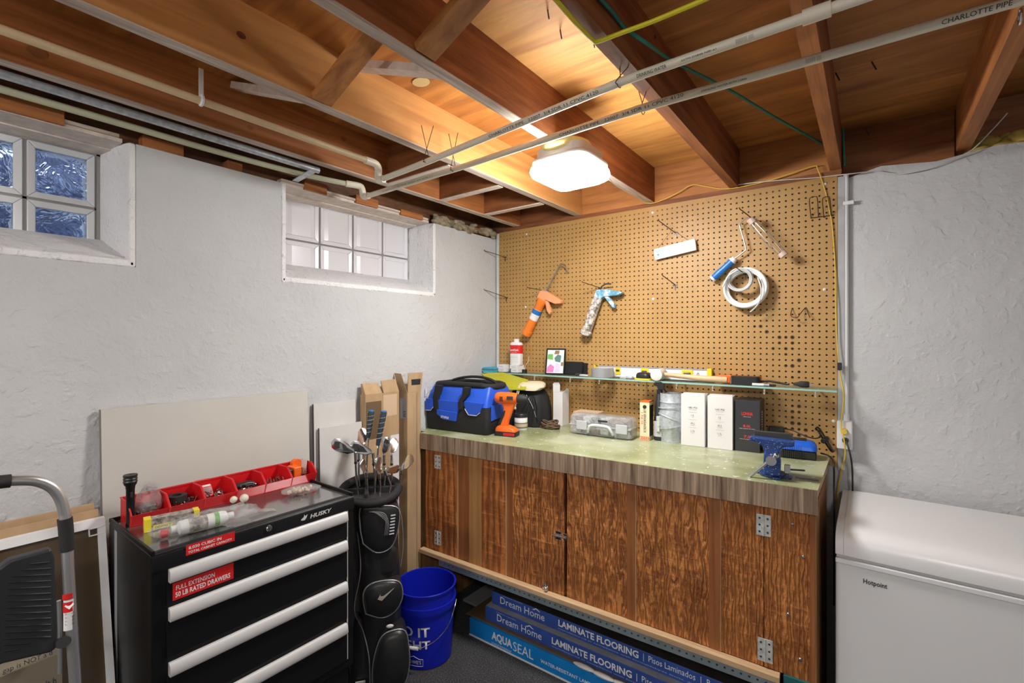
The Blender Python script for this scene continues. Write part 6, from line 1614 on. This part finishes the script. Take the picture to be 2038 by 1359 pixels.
# --- clubs: positions in the bag's own frame (x across, z up)
ca_, sa_ = math.cos(GA), math.sin(GA)
def g2w(x, y, z): return Vector((GB[0] + x * ca_ - y * sa_, GB[1] + x * sa_ + y * ca_, GB[2] + z))
def gpix(px, py, depth):    # pixel to the bag frame at a given distance in front of / behind its middle
    o = (GB[0] - depth * sa_, GB[1] + depth * ca_, GB[2])
    u, z = hit(px, py, o, GA); return (u, depth, z)
IRON = [(0, 0), (.004, .010), (.018, .020), (.045, .036), (.062, .036), (.070, .024), (.066, .008), (.052, .0), (.02, -.006)]
def iron(label, base, hosel, ang, flip, size, mat='club_steel', face=True, tilt=0):
    size *= 1.3 if face else 1.12
    """base, hosel: pixels with depth; the head leaves the hosel at angle ang"""
    b_ = gpix(*base); h_ = gpix(*hosel)
    c_ = thing('golf_club', label, 'golf club', g2w(b_[0], b_[1], b_[2]), (0, 0, GA), group='golf clubs in the bag')
    o_ = Vector(b_)
    H = Vector(h_) - o_
    bot = Vector((b_[0] * .4, b_[1] * .4, .50)) - o_
    MB().tube([bot, Vector((0, 0, 0)), H * .7], [.0038, .0045, .005], 8).build('shaft', 'chrome', c_, smooth=50)
    MB().tube([H * .62, H], [.0066, .0075], 10).build('hosel', mat, c_, smooth=50)
    MB().tube([H * .55, H * .63], .0068, 10).build('ferrule', 'black_plastic', c_, smooth=50)
    M = Matrix.Translation(H) @ Matrix.Rotation(R(ang), 4, 'Y') @ Matrix.Rotation(R(tilt if face else tilt + 38 * flip), 4, 'Z')
    P = [(x * size * flip, z * size) for x, z in IRON]
    # blade: thick rounded sole, thin top line
    zs = [p_[1] for p_ in P]; z_lo, z_hi = min(zs), max(zs)
    th = lambda z: .0095 - .0065 * (z - z_lo) / (z_hi - z_lo)
    cxm = sum(p_[0] for p_ in P) / len(P); czm = sum(zs) / len(zs)
    sc_ = lambda k: [(cxm + (x - cxm) * k, czm + (z - czm) * k) for x, z in P]
    secs = []
    for k, f_ in ((.86, -1.0), (.97, -.75), (1.0, 0), (.97, .75), (.86, 1.0)):
        secs.append([M @ Vector((x, f_ * th(z0), z)) for (x, z), (_, z0) in zip(sc_(k), P)])
    hd = MB().sections(secs).build('head', mat, c_, smooth=35)
    if face:
        Q = [(.016, .004), (.03, .020), (.046, .028), (.060, .028), (.062, .014), (.05, .004)]
        MB().prism([(x * size * flip, z * size) for x, z in Q], -.0098, -.0084, 'y', M).build('cavity', 'dark_steel', hd)
        Q = [(.034, .006), (.040, .024), (.046, .024), (.044, .010), (.052, .006)]
        MB().prism([(x * size * flip, z * size) for x, z in Q], -.0112, -.0099, 'y', M).build('cavity_bridge', 'chrome', hd)
    return c_
iron('golf iron whose head sticks out furthest towards the wallboard', (709, 950, -.03), (707, 900, -.03), 8, -1, 1.15)
iron('golf iron with its broad back turned up behind the others', (714, 950, .02), (714, 893, .02), -48, 1, 1.25, face=False)
iron('golf iron with a dark cavity facing out in the middle', (746, 955, -.02), (742, 902, -.02), 6, -1, 1.1)
iron('golf iron with a small rounded head beside the tall grips', (766, 950, .01), (764, 905, .01), -60, 1, .85)
iron('golf iron with a thin curved edge before the white paper', (780, 950, .03), (779, 905, .03), -50, 1, 1.0, face=False)
iron('golf wedge pointing towards the workbench', (797, 955, .0), (800, 935, .0), -12, 1, 1.15, face=False, tilt=10)
iron('golf iron sunk low at the front of the bag mouth', (731, 965, -.05), (729, 940, -.05), 40, -1, .8, face=False)
iron('golf iron standing low in the middle of the bag mouth', (757, 970, -.06), (755, 942, -.06), 60, -1, .9, face=False)
iron('golf iron whose rim curves down into the bag mouth', (778, 965, -.04), (766, 935, -.04), 35, 1, 1.0, face=False)
for (base, mid, top_, lab) in (((728, 955, .03), (733, 866, .03), (739, 818, .03), 'putter with a grey wrapped grip standing tall at the bag mouth'), ((747, 960, .0), (753, 880, .0), (764, 819, .0), 'putter with a dark wrapped grip next to the tall grey one')):
    b_ = gpix(*base); m_ = Vector(gpix(*mid)) - Vector(b_); e_ = Vector(gpix(*top_)) - Vector(b_)
    c_ = thing('golf_club', lab, 'golf club', g2w(*b_), (0, 0, GA), group='golf clubs in the bag')
    MB().tube([Vector((0, 0, -.3)), Vector((0, 0, 0)), m_], .005, 8).build('shaft', 'chrome', c_, smooth=50)
    MB().tube([m_.lerp(e_, -.1), m_.lerp(e_, .1), m_.lerp(e_, .95), e_], [.009, .0115, .0145, .013], 14).build('grip', 'grip_dark', c_, smooth=50)
    ax = (e_ - m_).normalized(); e1 = ax.cross(Vector((0, 1, 0))).normalized(); e2 = ax.cross(e1)
    MB().tube([m_.lerp(e_, .1 + .85 * k / 40) + (e1 * math.cos(k * .8) + e2 * math.sin(k * .8)) * (.0119 + .0028 * k / 40) for k in range(41)], .0009, 4).build('grip_wrap', 'silver_print', c_)
    MB().ball(e_, .0135, 6, (1, 1, .4)).build('grip_cap', 'roller_blue', c_, smooth=60)

# ================================================================ FAR LEFT: LADDER, FRAMED PANEL, CARDBOARD
LX = lambda z, zt, xt: xt + (zt - z) * .226
t = thing('framed_panel', 'white framed dark panel leaning on the wall beside the tool chest', 'panel', (-1.61, .1, 0))
y0, y1, zt = -.55, .407, .968
def lean_strip(ya, yb, za, zb2, off, th, name, mat, par):
    xa = -1.83 + (zt - za) * .226 + off; xb = -1.83 + (zt - zb2) * .226 + off
    return WB(MB().hexa([(xa - th, ya, za), (xa, ya, za), (xa, yb, za), (xa - th, yb, za), (xb - th, ya, zb2), (xb, ya, zb2), (xb, yb, zb2), (xb - th, yb, zb2)]), name, mat, par)
lean_strip(y0, y1, zt - .022, zt, 0, .02, 'frame_side', 'white_plastic', t); lean_strip(y0, y1, .005, .03, 0, .02, 'frame_side', 'white_plastic', t)
lean_strip(y1 - .018, y1, .031, zt - .0225, 0, .02, 'frame_side', 'white_plastic', t); lean_strip(y0, y0 + .018, .031, zt - .0225, 0, .02, 'frame_side', 'white_plastic', t)
lean_strip(y0 + .018, y1 - .018, .031, zt - .0225, -.008, .006, 'dark_glazing', 'brown_glaze', t)
yy, zz = on_x(197, 1057, -1.815).y, on_x(197, 1057, -1.815).z
lk = lean_strip(yy - .022, yy + .010, zz - .011, zz - .008, .001, .002, 'corner_clip', 'white_plastic', t); lean_strip(yy - .022, yy + .010, zz + .008, zz + .011, .001, .002, 'corner_clip', 'white_plastic', t); lean_strip(yy - .022, yy - .019, zz - .011, zz + .011, .001, .002, 'corner_clip', 'white_plastic', t)
t = thing('cardboard_sheet', 'corrugated cardboard sheets behind the framed panel', 'cardboard', (-1.66, .1, 0))
zt = .985
lean_strip(-.6, .400, .005, .985, -.040, .008, 'sheet', 'cardboard', t); lean_strip(-.6, .395, .005, 1.0, -.060, .006, 'sheet', 'cardboard', t)
# --- step ladder, folded, leaning
SX = -1.42
t = thing('step_ladder', 'folded aluminium step ladder with a black ribbed platform', 'ladder', (SX, .05, 0))
lp = lambda px, py, dx=0: on_x(px, py, SX + dx)
RR = .0108
path = [lp(-40, 960), lp(0, 959), lp(30, 956), lp(70, 957), lp(100, 968), lp(118, 988), lp(127, 1015), lp(131, 1045), lp(140, 1200), lp(150, 1359)]
e_ = path[-1]; d_ = (path[-1] - path[-2]).normalized()
path.append(e_ + d_ * ((e_.z - .02) / -d_.z))
WB(MB().tube(smooth_path(path, 5), RR, 14), 'rail', 'aluminium', t, smooth=60)
o_y = -(.58)
WB(MB().tube(smooth_path([Vector((p.x, -.36 - (p.y - .05) * .35, p.z)) for p in path[2:]], 5), RR, 14), 'rail', 'aluminium', t, smooth=60)
WB(MB().tube([path[0] + Vector((0, -.12, 0)), path[1], path[1].lerp(path[2], .7)], .0135, 14), 'hand_grip', 'black_rubber', t, smooth=50)
WB(MB().tube([lp(129, 1031), lp(131, 1050), lp(134, 1095)], .0132, 14), 'rail_sleeve', 'black_rubber', t, smooth=50)
WB(MB().tube([path[-1] + Vector((0, 0, .05)), path[-1] + Vector((0, 0, -.018))], .019, 12), 'rubber_foot', 'black_rubber', t, smooth=50)
# platform, folded upright
PXp = -1.455
pp = [on_x(px, py, PXp) for px, py in ((-70, 1180), (20, 1115), (103, 1092), (110, 1110), (114, 1290), (100, 1300), (-70, 1340))]
pl = WB(MB().prism([(p.y, p.z) for p in pp], PXp - .03, PXp, 'x'), 'platform', 'platform_black', t, bevel=.006)
z0_, z1_ = on_x(108, 1290, PXp).z, on_x(108, 1105, PXp).z
for k in range(15):
    py = 1118 + 12.4 * k; xs_ = 101 if k else 98; xl = 20 - 1.0 * k if k > 2 else 60 - 18 * k
    if k > 12: xs_ = 80 - 22 * (k - 12)
    a = on_x(max(xl, -60), py + 4, PXp); b2 = on_x(xs_, py, PXp)
    MB().tube([a + Vector((.001, 0, 0)), b2 + Vector((.001, 0, 0))], .0016, 4).build('rib', 'ink', pl)
# warning label on the rail
def rail_label(py0, py1, mat, px0, px1, name='warning_label', dx=.0112):
    # curved patch on the tube
    a = lp((px0 + px1) / 2, py0); b2 = lp((px0 + px1) / 2, py1)
    ax = (b2 - a).normalized(); to = (Vector((0, 0, EYE)) - a); to = (to - ax * to.dot(ax)).normalized(); sd = ax.cross(to)
    vs = []
    for p in (a, b2):
        for k in range(9):
            an = R(-62 + 124 * k / 8); vs.append(p + (to * math.cos(an) + sd * math.sin(an)) * dx)
    return WB(MB().add(vs, [(k, k + 1, k + 10, k + 9) for k in range(8)]), name, mat, t, smooth=60)
rail_label(1190, 1250, 'white_gloss', 137, 139.5); rail_label(1178, 1189, 'red_sticker', 136, 136.6, dx=.0114); rail_label(1194, 1214, 'red_sticker', 137, 138, dx=.0114)
ctr = lp(138, 1204); to = (Vector((0, 0, EYE)) - ctr).normalized(); rt = Vector((0, 0, 1)).cross(to).normalized(); up = to.cross(rt)
WB(MB().add([ctr + to * .0118 + up * .009, ctr + to * .0118 + rt * .008, ctr + to * .0118 - up * .009, ctr + to * .0118 - rt * .008], [(0, 1, 2, 3)]), 'diamond', 'white_ink', t)
Ml = Matrix((rt, up, to)).transposed().to_euler()
for k, s in enumerate(('DANGER', 'DO NOT STAND', 'AT OR ABOVE', 'THIS LEVEL')):
    c2 = lp(138.5, 1222 + 7 * k); WL(s, .015, .004, 'ink', t, c2 + to * .0119, Ml, align='CENTER')
WB(MB().tube([lp(117, 1195, -.02), lp(119, 1250, -.02), lp(119, 1340, -.02)], .004, 8), 'brace', 'aluminium', t, smooth=50)
WB(MB().tube([lp(122, 1278, -.03), lp(126, 1278, .012)], .012, 12), 'pivot', 'black_plastic', t, smooth=50)
# --- printed carton low at the left
BXp = -1.50
t = thing('printed_carton', 'tan carton panel with printed warning text low beside the ladder', 'box', (BXp, .0, 0))
tp = on_x(118, 1300, BXp)
WB(MB().hexa([(BXp - .06, -.45, .001), (BXp, -.45, .001), (BXp, tp.y + .005, .001), (BXp - .06, tp.y + .005, .001), (BXp - .06, -.45, tp.z - .02), (BXp, -.45, tp.z - .02), (BXp, tp.y + .005, tp.z), (BXp - .06, tp.y + .005, tp.z)]), 'carton', 'brown_carton', t)
ya, za = on_x(5, 1347, BXp).y, on_x(5, 1347, BXp).z
WL('gap is NOT a d', on_x(104, 1330, BXp).y - ya, .014, 'ink', t, (BXp + .0012, ya, za + .004), FACE_X)
WL('the belt b', on_x(112, 1352, BXp).y - on_x(45, 1352, BXp).y, .016, 'ink', t, (BXp + .0012, on_x(45, 1352, BXp).y, on_x(112, 1349, BXp).z - .012), FACE_X)
